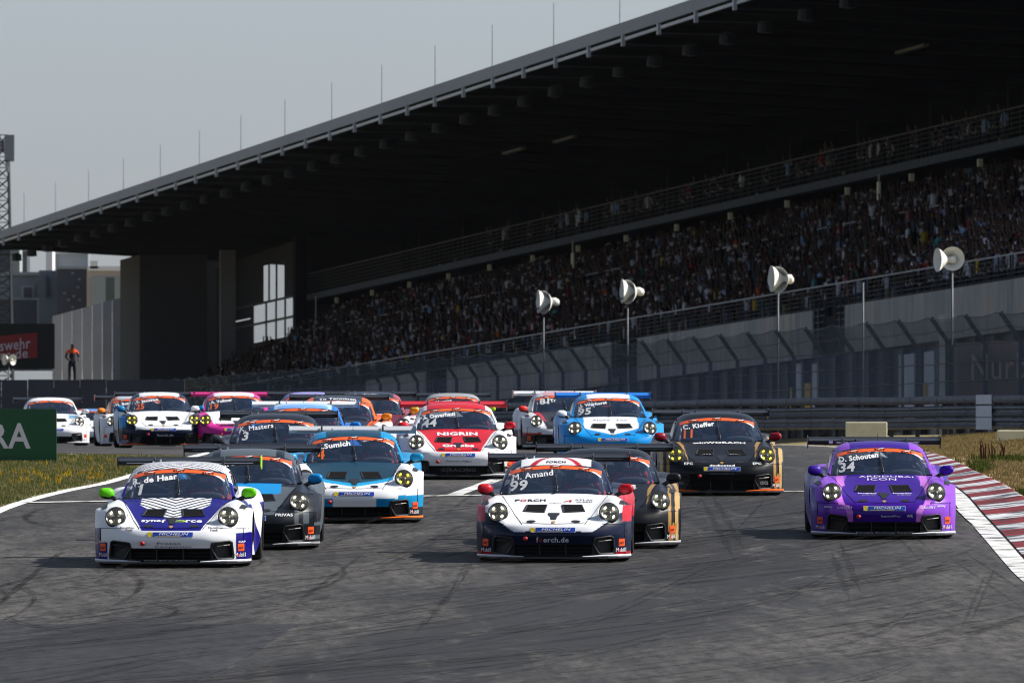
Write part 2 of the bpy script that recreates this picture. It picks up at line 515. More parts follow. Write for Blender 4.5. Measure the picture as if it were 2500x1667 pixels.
_b = M_BLADE.node_tree.nodes["Principled BSDF"]; _o = M_BLADE.node_tree.nodes["Material Output"]
_t = N(M_BLADE, "ShaderNodeBsdfTranslucent"); _x = N(M_BLADE, "ShaderNodeMixShader"); _x.inputs[0].default_value = .5      # thin leaves let light through
_a = [n for n in M_BLADE.node_tree.nodes if n.type == 'ATTRIBUTE'][0]
L(M_BLADE, _a.outputs["Color"], _t.inputs[0]); L(M_BLADE, _b.outputs[0], _x.inputs[1]); L(M_BLADE, _t.outputs[0], _x.inputs[2]); L(M_BLADE, _x.outputs[0], _o.inputs[0])
def scatter(n, fx, y0, y1, bias=1.0):
    out = []
    for _ in range(n):
        y = y0+(y1-y0)*nrs.uniform()**bias; a, b = fx(y); out.append((nrs.uniform(a, b), y))
    return out
GR = [lin(104,112,62), lin(88,102,52), lin(154,142,100), lin(128,124,78), lin(168,154,112), lin(98,110,58)]
sp = scatter(11000, lambda y: (max(-.048*y-1, -16), wedge_right(y)-.06), 150, 224)
props(link("grass", tuft_mesh("grass", sp, .02, .075, M_BLADE, 5, .14, .010, GR)), "rough green and straw coloured grass growing beside the left edge line", "grass", kind="stuff")
YL = [lin(222,170,10), lin(240,196,20), lin(200,160,20)]
fs = []
for cx_, cy_, rx, ry, n in ((-6.9, 187, .9, 3, 90), (-8.2, 190.5, .6, 2.5, 60), (-7.7, 181, .7, 3, 70), (-7.75, 203, .6, 4, 40), (-7.35, 188, .5, 3, 50), (-5.9-1.1, 198, .6, 4, 30)):
    for _ in range(n):
        x, y = cx_+nrs.normal()*rx*.6, cy_+nrs.normal()*ry*.6
        if x < wedge_right(y)-.1: fs.append((x, y))
props(link("wild_flowers", tuft_mesh("wild_flowers", fs[::6], .08, .14, M_BLADE, 3, .10, .012, YL)), "small yellow wild flowers in the grass left of the track", "flowers", kind="stuff")
DRY = [lin(176,152,104), lin(156,134,90), lin(136,118,74), lin(116,108,60), lin(186,166,120)]
sp = scatter(9000, lambda y: (8.3+.4*math.sin(y), min(.0465*y+1.0, 15.0)), 196, 300)
sp += scatter(2200, lambda y: (float(edge(KERB_OUT, y))+.2, .0465*y+1.0), 165, 200)
props(link("dry_grass", tuft_mesh("dry_grass", sp, .02, .09, M_BLADE, 5, .13, .011, DRY)), "dry straw coloured grass between the kerb and the guard rail", "grass", kind="stuff")
GG = [lin(70,84,34), lin(84,98,40), lin(96,104,50)]
sp = []
for cx_, cy_, rx, ry, n in ((8.9, 208, .5, 2.5, 70), (9.2, 206, .4, 1.5, 40), (8.25, 201, .12, .8, 22), (8.0, 194, .12, .8, 14), (8.15, 197.5, .2, .8, 14), (9.5, 205, .4, 2, 50), (7.72, 171, .06, .8, 14)):
    for _ in range(n): sp.append((cx_+nrs.normal()*rx*.6, cy_+nrs.normal()*ry*.6))
props(link("weeds", tuft_mesh("weeds", sp, .05, .15, M_BLADE, 7, .10, .018, GG)), "green weeds growing in the dirt behind the kerb", "weeds", kind="stuff")
# stones
V = []; F = []; C = []
for (x, y) in scatter(7000, lambda y: (float(edge(KERB_OUT, y))+.05, float(edge(KERB_OUT, y))+2.6), 120, 212):
    s = nrs.uniform(.012, .045); z = float(gz(x, y)); n = len(V)
    for k in range(4):
        a = k*math.pi/2+nrs.uniform(0, 1); V.append((x+s*math.cos(a), y+s*math.sin(a), z-.005))
    V.append((x, y, z+s*nrs.uniform(.5, 1.1))); F += [(n, n+1, n+4), (n+1, n+2, n+4), (n+2, n+3, n+4), (n+3, n, n+4)]
    k = nrs.uniform(.5, 1.3); C += [[c*k for c in lin(150,130,104)]]*5
props(link("gravel", np_mesh("gravel", V, np.array(F), [attr_mat("stone", .9, spec=.2)], colors=np.array(C))), "loose pale gravel stones behind the red and white kerb", "gravel", kind="stuff")
# dead stalks
M_STALK = mottled("dry_stalk", lin(96,58,36), lin(70,44,28), 20, .9)
for cx_, cy_, lab in ((8.55, 206.5, "tall brown dead stalks nearer the purple car's wing"), (8.80, 206.2, "tall brown dead stalks nearer the right beige board")):
    b = MB()
    z = float(gz(cx_, cy_))
    for k in range(7):
        a = nrs.uniform(-.12, .12); h = nrs.uniform(.28, .46)
        b.tube([(a, 0, -.02), (a+nrs.uniform(-.03, .03), .01, h*.6), (a+nrs.uniform(-.06, .06), .02, h)], [.012, .016, .006], 5)
    props(b.obj("weed_stalks", M_STALK, None, loc=(cx_, cy_, z)), lab, "dead weed", "dead weeds by the kerb")
# skid marks: thin curved ribbons of rubber
m = bpy.data.materials.new("rubber_mark"); m.use_nodes = True; nt = m.node_tree; nt.nodes.clear()
tr = N(m, "ShaderNodeBsdfTransparent"); df = N(m, "ShaderNodeBsdfDiffuse"); df.inputs[0].default_value = (.014,.014,.015,1)
tc = N(m, "ShaderNodeTexCoord"); no = N(m, "ShaderNodeTexNoise", Scale=2.2, Detail=6.0, Roughness=.7); L(m, tc.outputs["Object"], no.inputs["Vector"])
rp = N(m, "ShaderNodeValToRGB"); rp.color_ramp.elements[0].position = .32; rp.color_ramp.elements[1].position = .64; rp.color_ramp.elements[1].color = (.55,.55,.55,1)
L(m, no.outputs["Fac"], rp.inputs[0]); mx = N(m, "ShaderNodeMixShader"); L(m, rp.outputs[0], mx.inputs[0]); L(m, tr.outputs[0], mx.inputs[1]); L(m, df.outputs[0], mx.inputs[2])
ot = N(m, "ShaderNodeOutputMaterial"); L(m, mx.outputs[0], ot.inputs[0]); M_SKID = m
V = []; F = []
def ribbon(P, w, lift):
    n0 = len(V)
    for i, (x, y) in enumerate(P):
        p = P[max(i-1, 0)]; q = P[min(i+1, len(P)-1)]; d = Vector((q[0]-p[0], q[1]-p[1])).normalized(); n = Vector((-d.y, d.x))
        for s in (-1, 1):
            X, Yv = x+n.x*w/2*s, y+n.y*w/2*s; V.append((X, Yv, float(gz(X, Yv))+lift))
    for i in range(len(P)-1): F.append((n0+2*i, n0+2*i+1, n0+2*i+3, n0+2*i+2))
lift = .014
def taper(P, w):
    """ribbon that narrows to nothing at both ends"""
    global lift
    n0 = len(V); n = len(P)
    for i, (x, y) in enumerate(P):
        p = P[max(i-1, 0)]; q = P[min(i+1, n-1)]; d = Vector((q[0]-p[0], q[1]-p[1])).normalized(); nn = Vector((-d.y, d.x))
        ww = w*min(1, 4*min(i, n-1-i)/n)*(.75+.25*math.sin(i*1.3))
        for s in (-1, 1):
            X, Yv = x+nn.x*ww/2*s, y+nn.y*ww/2*s; V.append((X, Yv, float(gz(X, Yv))+lift))
    for i in range(n-1): F.append((n0+2*i, n0+2*i+1, n0+2*i+3, n0+2*i+2))
    lift += .0003
for k in range(46):      # looping marks on the left half
    cx_, cy_ = nrs.uniform(-7.2, -3.0), nrs.uniform(118, 182); r = nrs.uniform(.5, 2.2); a0 = nrs.uniform(0, 6.28); a1 = a0+nrs.uniform(1.5, 5.0); e = nrs.uniform(3, 7)
    P = [(cx_+r*math.cos(t), cy_+r*e*math.sin(t)) for t in np.linspace(a0, a1, 40)]
    P = [p for p in P if fl(p[1])+.25 < p[0] < 6]
    if len(P) > 8: taper(P, nrs.uniform(.05, .12))
for k in range(240):     # sweeping marks bending from the right towards the near left
    y0 = nrs.uniform(100, 172); x0 = nrs.uniform(-4.5, 6.2) if y0 < 140 else nrs.uniform(0, 6.3); q = nrs.uniform(.06, .30)*(1.6 if y0 < 118 else 1); cu_ = nrs.uniform(.002, .010); ln_ = nrs.uniform(5, 22)
    P = [(x0-q*t-cu_*t*t, y0-t) for t in np.linspace(0, ln_, 22)]
    P = [p for p in P if p[1] > 84 and fl(p[1])+.3 < p[0] < fr(p[1])-.3]
    if len(P) > 6: taper(P, nrs.uniform(.04, .13))
for k in range(40):      # straight braking marks
    y0 = nrs.uniform(130, 200); x0 = nrs.uniform(-6, 6); q = nrs.uniform(-.02, .10); ln_ = nrs.uniform(10, 30)
    P = [(x0-q*t, y0-t) for t in np.linspace(0, ln_, 22)]
    P = [p for p in P if p[1] > 84 and fl(p[1])+.3 < p[0] < fr(p[1])-.3]
    if len(P) > 6: taper(P, nrs.uniform(.05, .12))
props(link("skid_marks", np_mesh("skid_marks", V, np.array(F), [M_SKID])), "dark looping tyre marks across the grey asphalt", "skid marks", kind="stuff")
# ================================================================== guard rail, debris fence, loudspeakers, boards
RUN, FALL = -.148, -.0223            # the straight runs away to the left and falls
def W(u, s, h): return (u+RUN*s, s, h+FALL*s)
BU = 57.9                            # barrier line
def bz(s): return -1.74-.0055*(s-300)
def WB(du, s, z): return (BU+du+RUN*s, s, bz(s)+z)
M_RAIL = mottled("galvanised_rail", lin(58,63,74), lin(78,84,96), 1.2, .55, 6, c3=lin(116,120,128), scale3=5.0, c3at=.58)
M_RAILP = mottled("rail_post", (.02,.021,.024), (.035,.036,.04), 5, .7)
M_RAILW = mottled("rail_white", lin(205,208,216), lin(188,192,200), 4, .6)
rail = props(link("guard_rail", None, None, WB(0, 300, 0)), "long grey triple corrugated guard rail behind the right verge", "guard rail")
R0 = rail.location.copy()
# one corrugated beam: two ridges, 4 m long, shared by every segment
def beam_profile(): return [(0,-.155),(-.075,-.115),(-.085,-.075),(-.02,-.03),(-.02,.03),(-.085,.075),(-.075,.115),(0,.155),(.012,.155),(.012,-.155)]
SEG = 4.0; NSEG = 62
for k in range(NSEG):
    s0 = 284+k*SEG; s1 = s0+SEG
    for row, zc in enumerate((.30, .63, .96)):
        if k == 0 or True:
            b = MB(); prof = beam_profile() if row < 2 else [(0,-.12),(-.07,-.09),(-.085,-.02),(-.08,.05),(-.03,.095),(.06,.10),(.10,.06),(.10,-.12)]
            Vv = []
            for s in (s0+.02, s1):
                jit = .012*math.sin(s*1.7+row)+.02*math.sin(s*.31)
                for p, q in prof:
                    x, y_, z = WB(p+jit*.4+(.01 if s == s1 else 0), s, zc+q+jit*.5); Vv.append(Vector((x, y_, z))-R0)
            n = len(prof); Ff = [(i, (i+1) % n, n+(i+1) % n, n+i) for i in range(n)] + [tuple(range(n))[::-1], tuple(range(n, 2*n))]
            b.add(Vv, Ff)
            white = (k == 5)
            b.obj("rail_beam", M_RAIL, rail)
    b = MB(); x, y_, z = WB(.08, s0, 0); p = Vector((x, y_, z))-R0
    b.box((p.x-.01, p.y-.06, p.z-.1), (p.x+.11, p.y+.06, p.z+1.02)); b.obj("rail_post", M_RAILP, rail)
# white reflector panels across one post
for q, (za, zb_) in enumerate(((.14,.46),(.48,.78),(.82,1.07))):
    b = MB()
    Vv = [Vector(WB(-.10, 304.0, za))-R0, Vector(WB(-.10, 306.2, za))-R0, Vector(WB(-.10, 306.2, zb_))-R0, Vector(WB(-.10, 304.0, zb_))-R0]
    Vv += [v+Vector((.012,0,0)) for v in Vv]
    b.add(Vv, [(0,1,2,3),(7,6,5,4),(0,4,5,1),(1,5,6,2),(2,6,7,3),(3,7,4,0)]); b.obj("white_panel", M_RAILW, rail)

# debris fence
M_POST = mottled("fence_post", lin(26,34,44), lin(36,44,54), 3, .6)
M_CABLE = mat("fence_cable", lin(38,44,52), .5, metal=.4)
def net_mat(name, col, fac):
    m = bpy.data.materials.new(name); m.use_nodes = True; m.node_tree.nodes.clear()
    tr = N(m, "ShaderNodeBsdfTransparent"); df = N(m, "ShaderNodeBsdfDiffuse"); df.inputs[0].default_value = (*col, 1)
    tc = N(m, "ShaderNodeTexCoord"); no = N(m, "ShaderNodeTexNoise", Scale=.55, Detail=4.0); L(m, tc.outputs["Object"], no.inputs["Vector"])
    mr = N(m, "ShaderNodeMapRange"); mr.inputs["To Min"].default_value = fac*.7; mr.inputs["To Max"].default_value = fac*1.3; L(m, no.outputs["Fac"], mr.inputs["Value"])
    mx = N(m, "ShaderNodeMixShader"); L(m, mr.outputs[0], mx.inputs[0]); L(m, tr.outputs[0], mx.inputs[1]); L(m, df.outputs[0], mx.inputs[2])
    o = N(m, "ShaderNodeOutputMaterial"); L(m, mx.outputs[0], o.inputs[0]); return m
M_NET = net_mat("fence_netting", lin(92,102,114), .52)
fence = props(link("debris_fence", None, None, WB(.5, 300, 0)), "tall dark debris fence of netting on posts bent towards the track", "fence")
F0 = fence.location.copy()
def ftop(s): return 1.54-.0104*(s-300)-bz(s)          # height above the barrier's foot
FS = [288+5*k for k in range(66)]
for k, s in enumerate(FS):
    H = ftop(s); b = MB(); lean = .55; hb = H-.75
    P = [Vector(WB(.5, s, 0))-F0, Vector(WB(.5, s, hb))-F0, Vector(WB(.5-lean, s, H))-F0]
    b.bar(P[0], P[1], .12, .12, up=(0,1,0)); b.bar(P[1]-Vector((.03,0,.0)), P[2], .12, .10, up=(0,1,0))
    b.obj("fence_post", M_POST, fence)
    if k < len(FS)-1:
        s1 = FS[k+1]; H1 = ftop(s1); n = 5; b = MB(); Vv = []
        for i in range(n+1):
            t = i/n; ss = s+(s1-s)*t; HH = H+(H1-H)*t; sag = .10*math.sin(math.pi*t)*(1+.4*math.sin(k*1.9))
            Vv += [Vector(WB(.40, ss, .9))-F0, Vector(WB(.40, ss, HH-.75-sag*.2))-F0, Vector(WB(-.13, ss, HH-sag))-F0]
        Ff = []
        for i in range(n):
            for r in range(2): Ff.append((3*i+r, 3*i+3+r, 3*i+4+r, 3*i+1+r))
        b.add(Vv, Ff); b.obj("netting", M_NET, fence, fix=False)
        b = MB()
        for z_, du, sg in ((0, -.14, .10), (-.36, .12, .07), (-.75, .39, .04), (-1.25, .39, .03), (-1.75, .39, .03)):
            if H+z_ < 1.1: continue
            pts = [Vector(WB(du, s+(s1-s)*i/6, H+(H1-H)*i/6+z_-sg*math.sin(math.pi*i/6)))-F0 for i in range(7)]
            b.tube(pts, .012, 4, cap=False)
        props(b.obj("fence_cable", M_CABLE, fence), kind="stuff")

# brown windbreak cloth with pale lettering, tied to the fence at the far right
M_CLOTH = mottled("brown_cloth", lin(112,92,84), lin(128,106,96), .5, .85, 5)
b = MB(); Vv = []; nn = 24
sa, sb = 285.0, 313.2
for i in range(nn+1):
    s = sa+(sb-sa)*i/nn; w = .05*math.sin(i*1.9)
    for z_ in (1.02, 1.5, 2.0, 2.62-.004*(s-285)): Vv.append(WB(.62+w, s, z_))
Ff = []
for i in range(nn):
    for r in range(3): Ff.append((4*i+r, 4*i+4+r, 4*i+5+r, 4*i+1+r))
c0 = Vector(WB(.62, 300, 1)); b.add([Vector(v)-c0 for v in Vv], Ff)
cl = props(b.obj("windbreak_cloth", M_CLOTH, None, loc=c0, fix=False), "brown cloth banner with faded pale lettering hung behind the fence", "banner")
V0, T0 = text_arrays("Nurburgring", 0.0)
ln_ = V0[:, 0].max()-V0[:, 0].min()
Vv = []
for x, y_ in V0:
    s = 300.5 + (x/ln_)*-19.0; Vv.append(Vector(WB(.50, s, 1.72+y_*.95))-c0)
o = link("banner_lettering", np_mesh("banner_lettering", Vv, [tuple(int(i) for i in t) for t in T0], [mat("faded_print", lin(186,166,148), .9)]), cl)

# horn loudspeakers on poles behind the fence
M_HORN = mottled("horn_cream", lin(228,228,222), lin(212,212,204), 6, .5)
M_HORN2 = mat("horn_throat", lin(120,112,90), .6)
M_POLE = mottled("pole_steel", lin(54,62,70), lin(70,78,84), 4, .5, spec=.5)
def horn_mesh():
    b = MB()
    b.lathe([(.30,0),(.305,-.01),(.26,.06),(.17,.16),(.09,.25),(.065,.31),(.09,.32),(.10,.44),(.09,.47),(.001,.48)], 28, 0, 'y')
    b.lathe([(.298,-.002),(.25,.05),(.16,.15),(.085,.23)], 28, 0, 'y')
    b.lathe([(.085,.23),(.06,.24),(.055,.13),(.04,.10),(.001,.095)], 20, 1, 'y')
    return b.mesh("horn", [M_HORN, M_HORN2], True)
HORN = horn_mesh()
def loudspeaker(px, py, s, rots, label, scale=1.12):
    X = (px-CX)/FPX*s; Z = (YH-py)/FPX*s; zg = bz(s)
    r = props(link("loudspeaker_pole", None, None, (X+.03, s, zg)), label, "loudspeaker", "horn loudspeakers along the fence")
    b = MB(); b.tube([(0,0,-.1),(0,0,Z-zg-.2)], .032, 10); b.obj("pole", M_POLE, r, True)
    b = MB(); b.bar((-.35,0,Z-zg-.22),(.2,0,Z-zg-.22),.05); b.bar((0,0,Z-zg-.3),(0,0,Z-zg+.05),.05); b.obj("bracket", M_POLE, r)
    for dx, dz, rz in rots:
        h = link("horn", HORN, r, (dx, -.25, Z-zg+dz)); h.rotation_euler = (0, 0, math.radians(rz)); h.scale = (scale,)*3
    return r
loudspeaker(2322, 632, 322, ((.0, .0, 6), (-.42, -.03, -72)), "cream twin horn loudspeaker on a pole, furthest right, facing the camera")
loudspeaker(1897, 683, 352, ((.0, .0, -40), (-.20, .03, -78)), "cream horn loudspeakers on a pole, second from the right", 1.35)
loudspeaker(1530, 713, 382, ((.0, .0, -50), (-.18, .03, -82)), "cream horn loudspeakers on a pole, third from the right", 1.35)
loudspeaker(1325, 738, 400, ((.0, .0, -50), (-.18, .03, -82)), "cream horn loudspeakers on a pole, left of the three near ones", 1.35)
loudspeaker(20, 878, 560, ((-.2, .0, -60), (.22, .0, 60)), "pale twin horn loudspeaker at the left edge below the red advert", .9)
# slim bare poles
for px, pt_, s, lab in ((2107, 690, 336, "slim grey mast rising behind the fence, right of the black and gold cars"), ):
    X = (px-CX)/FPX*s; b = MB(); b.tube([(0,0,-.1),(0,0,(YH-pt_)/FPX*s-bz(s))], .03, 10)
    props(b.obj("mast", M_POLE, None, True, loc=(X, s, bz(s))), lab, "mast")
X = (2300-CX)/FPX*318; b = MB(); b.bar((0,0,0),(0,0,3.35),.30,.16); props(b.obj("fence_stanchion", mottled("stanchion_grey", lin(120,126,134), lin(140,146,152), 3, .6), None, loc=(X, 318, bz(318))), "light grey upright at the left end of the brown banner", "post")

# beige foam boards standing in the verge
M_BOARD = mottled("beige_board", lin(222,216,184), lin(206,198,166), 3, .8, 5)
def board(x0, x1, ytop, d, label, th=.30):
    X0, X1 = (x0-CX)/FPX*d, (x1-CX)/FPX*d; zt = (YH-ytop)/FPX*d; xm = (X0+X1)/2; zg = float(gz(xm, d))
    b = MB(); b.box((X0-xm, 0, -.03), (X1-xm, th, zt-zg))
    o = b.obj("marker_board", M_BOARD, None, loc=(xm, d, zg))
    bv = o.modifiers.new("bevel", 'BEVEL'); bv.width = .02; bv.segments = 2
    return props(o, label, "board", "beige boards in the verge")
board(2065, 2166, 1030, 278, "beige board behind the purple car's wing")
board(2435, 2545, 1050, 248, "beige board at the right edge of the picture on dry grass")

# green advertising board on the left verge
M_GREEN = mottled("board_green", lin(0,74,44), lin(0,64,38), 1.0, .45, 4, coat=.2)
d = 206.0; xr = (138-CX)/FPX*d; zt = (YH-998)/FPX*d; zg = float(gz(xr, d))
b = MB(); b.box((-7.5, 0, -.02), (0, .12, zt-zg))
gb = props(b.obj("advert_board", M_GREEN, None, loc=(xr, d, zg)), "dark green advertising board with white capitals on the left verge", "advert board")
V0, T0 = text_arrays("RA", 0.018)
h = .46; w0 = V0[:, 0].max()-V0[:, 0].min(); sc = (.72/w0)
V = [(x*sc-.83, -.006, (zt-zg)*.50+y_*h) for x, y_ in V0]
link("board_lettering", np_mesh("board_lettering", V, [tuple(int(i) for i in t) for t in T0], [mat("board_white", lin(206,200,214), .5)]), gb)

# added plain slab standing in for the hazy fence, in front of the marshal
d = 462.0; x0, x1 = (-60-CX)/FPX*d, (452-CX)/FPX*d; zt = (YH-926)/FPX*d
dw = props(link("concrete_and_haze_slab", None, None, ((x0+x1)/2, d, float(gz(0, d)))), "long plain dark grey slab standing in for the hazy fence, far left", "wall")
M_HAZED_FENCE = mottled("hazed_fence_grey", lin(70,70,76), lin(84,84,90), .3, .9, 6)  # grey of the fence behind dusty haze, put into the colour
for k in range(8):
    a, c = x0+(x1-x0)*k/8, x0+(x1-x0)*(k+1)/8-.03; xm = (x0+x1)/2
    b = MB(); b.box((a-xm, 0, 0), (c-xm, .3, zt-float(gz(0, d))-.02*(k % 2))); b.obj("upright_panel", M_HAZED_FENCE, dw)

# ================================================================== the grandstand
M_CONC = mottled("concrete_and_haze_slab", lin(128,130,132), lin(164,162,158), .35, .85, 7, c3=lin(176,164,148), scale3=1.1, stretch=(1, 1, .25))
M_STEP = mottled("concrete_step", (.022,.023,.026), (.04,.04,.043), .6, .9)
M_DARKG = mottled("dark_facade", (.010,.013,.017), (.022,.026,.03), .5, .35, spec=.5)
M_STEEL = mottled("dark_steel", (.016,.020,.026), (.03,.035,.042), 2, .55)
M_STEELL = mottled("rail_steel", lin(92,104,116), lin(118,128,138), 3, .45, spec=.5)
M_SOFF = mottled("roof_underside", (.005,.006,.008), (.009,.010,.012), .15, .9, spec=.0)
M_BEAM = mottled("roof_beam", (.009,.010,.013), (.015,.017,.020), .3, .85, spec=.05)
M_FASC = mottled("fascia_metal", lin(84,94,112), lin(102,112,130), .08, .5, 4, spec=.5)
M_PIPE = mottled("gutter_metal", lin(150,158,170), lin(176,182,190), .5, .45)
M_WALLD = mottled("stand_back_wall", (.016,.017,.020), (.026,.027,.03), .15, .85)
M_GLASSD = glass_mat("stand_glass", (.35,.42,.46), body=(.02,.03,.035), body_fac=.5)
M_LIGHTW = mat("window_daylight", lin(205,222,232), .5)
S0, S1 = 400.0, 756.0
stand = props(link("grandstand", None, None, W(86.5, 420, 6.6)), "huge dark roofed grandstand full of spectators along the straight", "grandstand")
G0 = stand.location.copy()
def Ws(u, s, h): return tuple(Vector(W(u, s, h))-G0)
def sbox(b, u0, u1, s0, s1, h0, h1, mi=0): b.box((u0, s0, h0), (u1, s1, h1), mi, tf=Ws)
# lower facade: dark glazing between piers, concrete parapet above, gaps for the stairs
k = 0; s = 408.0
while s < 640:
    gap = k in (4, 10, 17, 25)
    if not gap:
        b = MB(); sbox(b, 86.5, 86.9, s+.03, s+7.97, 11.55, 13.6); b.obj("parapet_panel", M_CONC, stand)
    else:
        b = MB(); sbox(b, 87.6, 87.9, s, s+8, 11.2, 13.0); b.obj("stair_wall", M_DARKG, stand)
        for q in range(2):
            b = MB()
            for j in range(6): b.bar(Ws(86.6, s+q*7.6+.2, 12.2+j*.28), Ws(86.6, s+q*7.6+2.6*(1 if q == 0 else -1)+.2, 12.2+j*.28), .05)
            for j in range(3): b.bar(Ws(86.6, s+q*7.6+.2+(1 if q == 0 else -1)*j*1.2, 11.9), Ws(86.6, s+q*7.6+.2+(1 if q == 0 else -1)*j*1.2, 14.0), .12)
            b.obj("stair_railing", M_STEEL, stand)
    for q in range(2):
        b = MB(); sbox(b, 87.0, 87.1, s+4*q+.25, s+4*q+3.75, 6.3, 11.5)
        b.obj("facade_pane", M_DARKG, stand)
        b = MB(); sbox(b, 86.75, 87.15, s+4*q-.25, s+4*q+.25, 6.2, 11.55); b.obj("facade_pier", M_STEEL, stand)
    s += 8; k += 1
b = MB(); sbox(b, 87.2, 87.3, 400, 800, 4.0, 11.6); b.obj("facade_core", M_STEEL, stand)
# pale posters and doors glimpsed along the ground floor
M_PW = mottled("poster_white", lin(196,200,204), lin(170,176,182), .8, .6); M_PY = mottled("poster_yellow", lin(206,170,40), lin(190,150,30), .8, .6)
for s_, w_, h0, h1, m_ in ((496.2,1.6,9.3,11.3,M_PW),(498.3,1.8,9.3,10.5,M_PY),(500.6,1.4,9.6,11.4,M_PW),(502.4,1.0,9.3,10.4,M_PY),(469.0,2.2,8.6,11.2,M_PW),(473.5,3.4,8.4,11.2,M_PW),(512,2.5,8.0,8.9,M_PW),(530,2,8.0,8.8,M_PW),(470.2,1.2,9.0,9.9,M_PY)):
    b = MB(); sbox(b, 86.80, 86.86, s_, s_+w_, h0, h1); b.obj("poster", m_, stand)
# seating steps
b = MB(); NR = 20; prof = []
for r in range(NR): prof += [(87.0+r*.8, 13.30+r*.41), (87.8+r*.8, 13.30+r*.41)]
prof += [(103.2, 13.30+NR*.41), (103.2, 8), (87.0, 8)]
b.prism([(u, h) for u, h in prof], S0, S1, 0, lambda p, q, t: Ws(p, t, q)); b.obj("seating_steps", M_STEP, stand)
# railings
def railing(name, u, h0, h1, s0, s1, bars, seg, mtop, every=2.5, postw=.07):
    s = s0
    while s < s1-.1:
        e = min(s+seg, s1); b = MB()
        b.bar(Ws(u, s, h1), Ws(u, e, h1), .06, .06, 1)
        for j in range(bars): hh = h0+(h1-h0)*(j+.5)/(bars+.5); b.bar(Ws(u, s, hh), Ws(u, e, hh), .022, .022, 0)
        t = s
        while t < e: b.bar(Ws(u, t, h0-.1), Ws(u, t, h1), postw, postw, 0, up=(0,1,0)); t += every
        b.obj(name, [M_STEEL, mtop], stand); s = e
railing("front_railing", 86.7, 13.6, 14.62, 404, 700, 5, 8.0, M_STEELL)
railing("middle_railing", 95.9, 17.9, 18.95, 430, 740, 3, 16.0, M_STEELL, 4)
# balcony
b = MB(); sbox(b, 98.2, 104.6, S0, S1, 21.25, 21.62); b.obj("balcony_slab", M_SOFF, stand)
b = MB()
s = 440.0
while s < S1: sbox(b, 98.08, 98.16, s, s+.15, 21.36, 21.74); s += .42
props(b.obj("balcony_slats", mottled("slat_grey", lin(92,102,116), lin(74,84,96), 2, .6), stand), kind="stuff")
railing("balcony_railing", 98.25, 21.65, 23.12, 430, S1, 6, 16.0, M_STEEL, 2.0, .05)
# back walls
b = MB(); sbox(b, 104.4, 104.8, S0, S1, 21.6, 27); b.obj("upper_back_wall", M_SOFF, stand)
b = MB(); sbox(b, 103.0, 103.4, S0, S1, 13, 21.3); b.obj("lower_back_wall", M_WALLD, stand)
s = 440.0
while s < S1:
    b = MB(); sbox(b, 103.5, 104.1, s, s+.5, 21.6, 26.2); b.obj("balcony_column", M_BEAM, stand)
    b = MB(); sbox(b, 104.2, 104.35, s+1.5, s+8.5, 25.4, 25.9); b.obj("wall_band", M_BEAM, stand)
    s += 20
# roof
R_END = 806.0
b = MB(); rp = [(81.0,26.62),(81.0,26.95),(105.5,26.2),(105.5,25.55)]
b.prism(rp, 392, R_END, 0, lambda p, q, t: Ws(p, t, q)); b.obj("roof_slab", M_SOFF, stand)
s = 402.0
while s < R_END:
    b = MB(); b.prism([(81.6,26.64),(81.6,26.40),(104.2,25.10),(104.2,25.62)], s, s+.35, 0, lambda p, q, t: Ws(p, t, q)); b.obj("roof_beam", M_BEAM, stand)
    b = MB(); sbox(b, 80.72, 80.95, s-9.98, s+.0, 26.42, 26.98); b.obj("fascia_panel", M_FASC, stand)
    b = MB(); sbox(b, 80.80, 80.92, s-9.9, s-.3, 26.16, 26.30); b.obj("gutter_pipe", M_PIPE, stand)
    b = MB(); sbox(b, 80.70, 80.86, s-.1, s+.18, 25.92, 26.42); b.obj("roof_bracket", M_PIPE, stand)
    b = MB(); b.bar(Ws(80.85, s, 25.98), Ws(83.6, s, 25.92), .07); b.lathe([(.05,.3),(.32,.2),(.36,-.25),(.001,-.3)], 12, 0, 'z', at=Ws(83.8, s+.1, 25.75)); b.obj("floodlight", M_STEEL, stand)
    s += 10
s = 422.0
while s < R_END:
    b = MB(); b.tube([Ws(82.2, s, 26.8), Ws(82.2, s, 29.5)], [.024, .016], 6); b.obj("lightning_rod", M_STEELL, stand); s += 20
for s, u in ((505, 93), (600, 92), (615, 91.5), (470, 95)):
    b = MB(); sbox(b, u, u+.25, s, s+7, 25.55, 25.68); b.obj("soffit_lamp", mat("lamp_cover", lin(70,74,74), .5), stand)
# small lamps and hanging signs under the balcony
M_LAMPC = mat("lamp_cream", lin(190,186,150), .5)
s = 450.0
while s < 740:
    b = MB(); sbox(b, 97.9, 98.1, s, s+.35, 20.75, 21.1); b.obj("bulkhead_lamp", M_LAMPC, stand); s += 17
for s, u, h in ((541, 97.5, 20.1), (636, 97.5, 19.8), (742, 97.0, 18.8)):
    b = MB(); sbox(b, u, u+.1, s, s+.5, h, h+.85); b.bar(Ws(u+.05, s+.1, h+.85), Ws(u+.05, s+.1, 21.3), .03); b.bar(Ws(u+.05, s+.4, h+.85), Ws(u+.05, s+.4, 21.3), .03)
    b.obj("hanging_sign", mat("sign_white", lin(216,214,190), .6), stand)
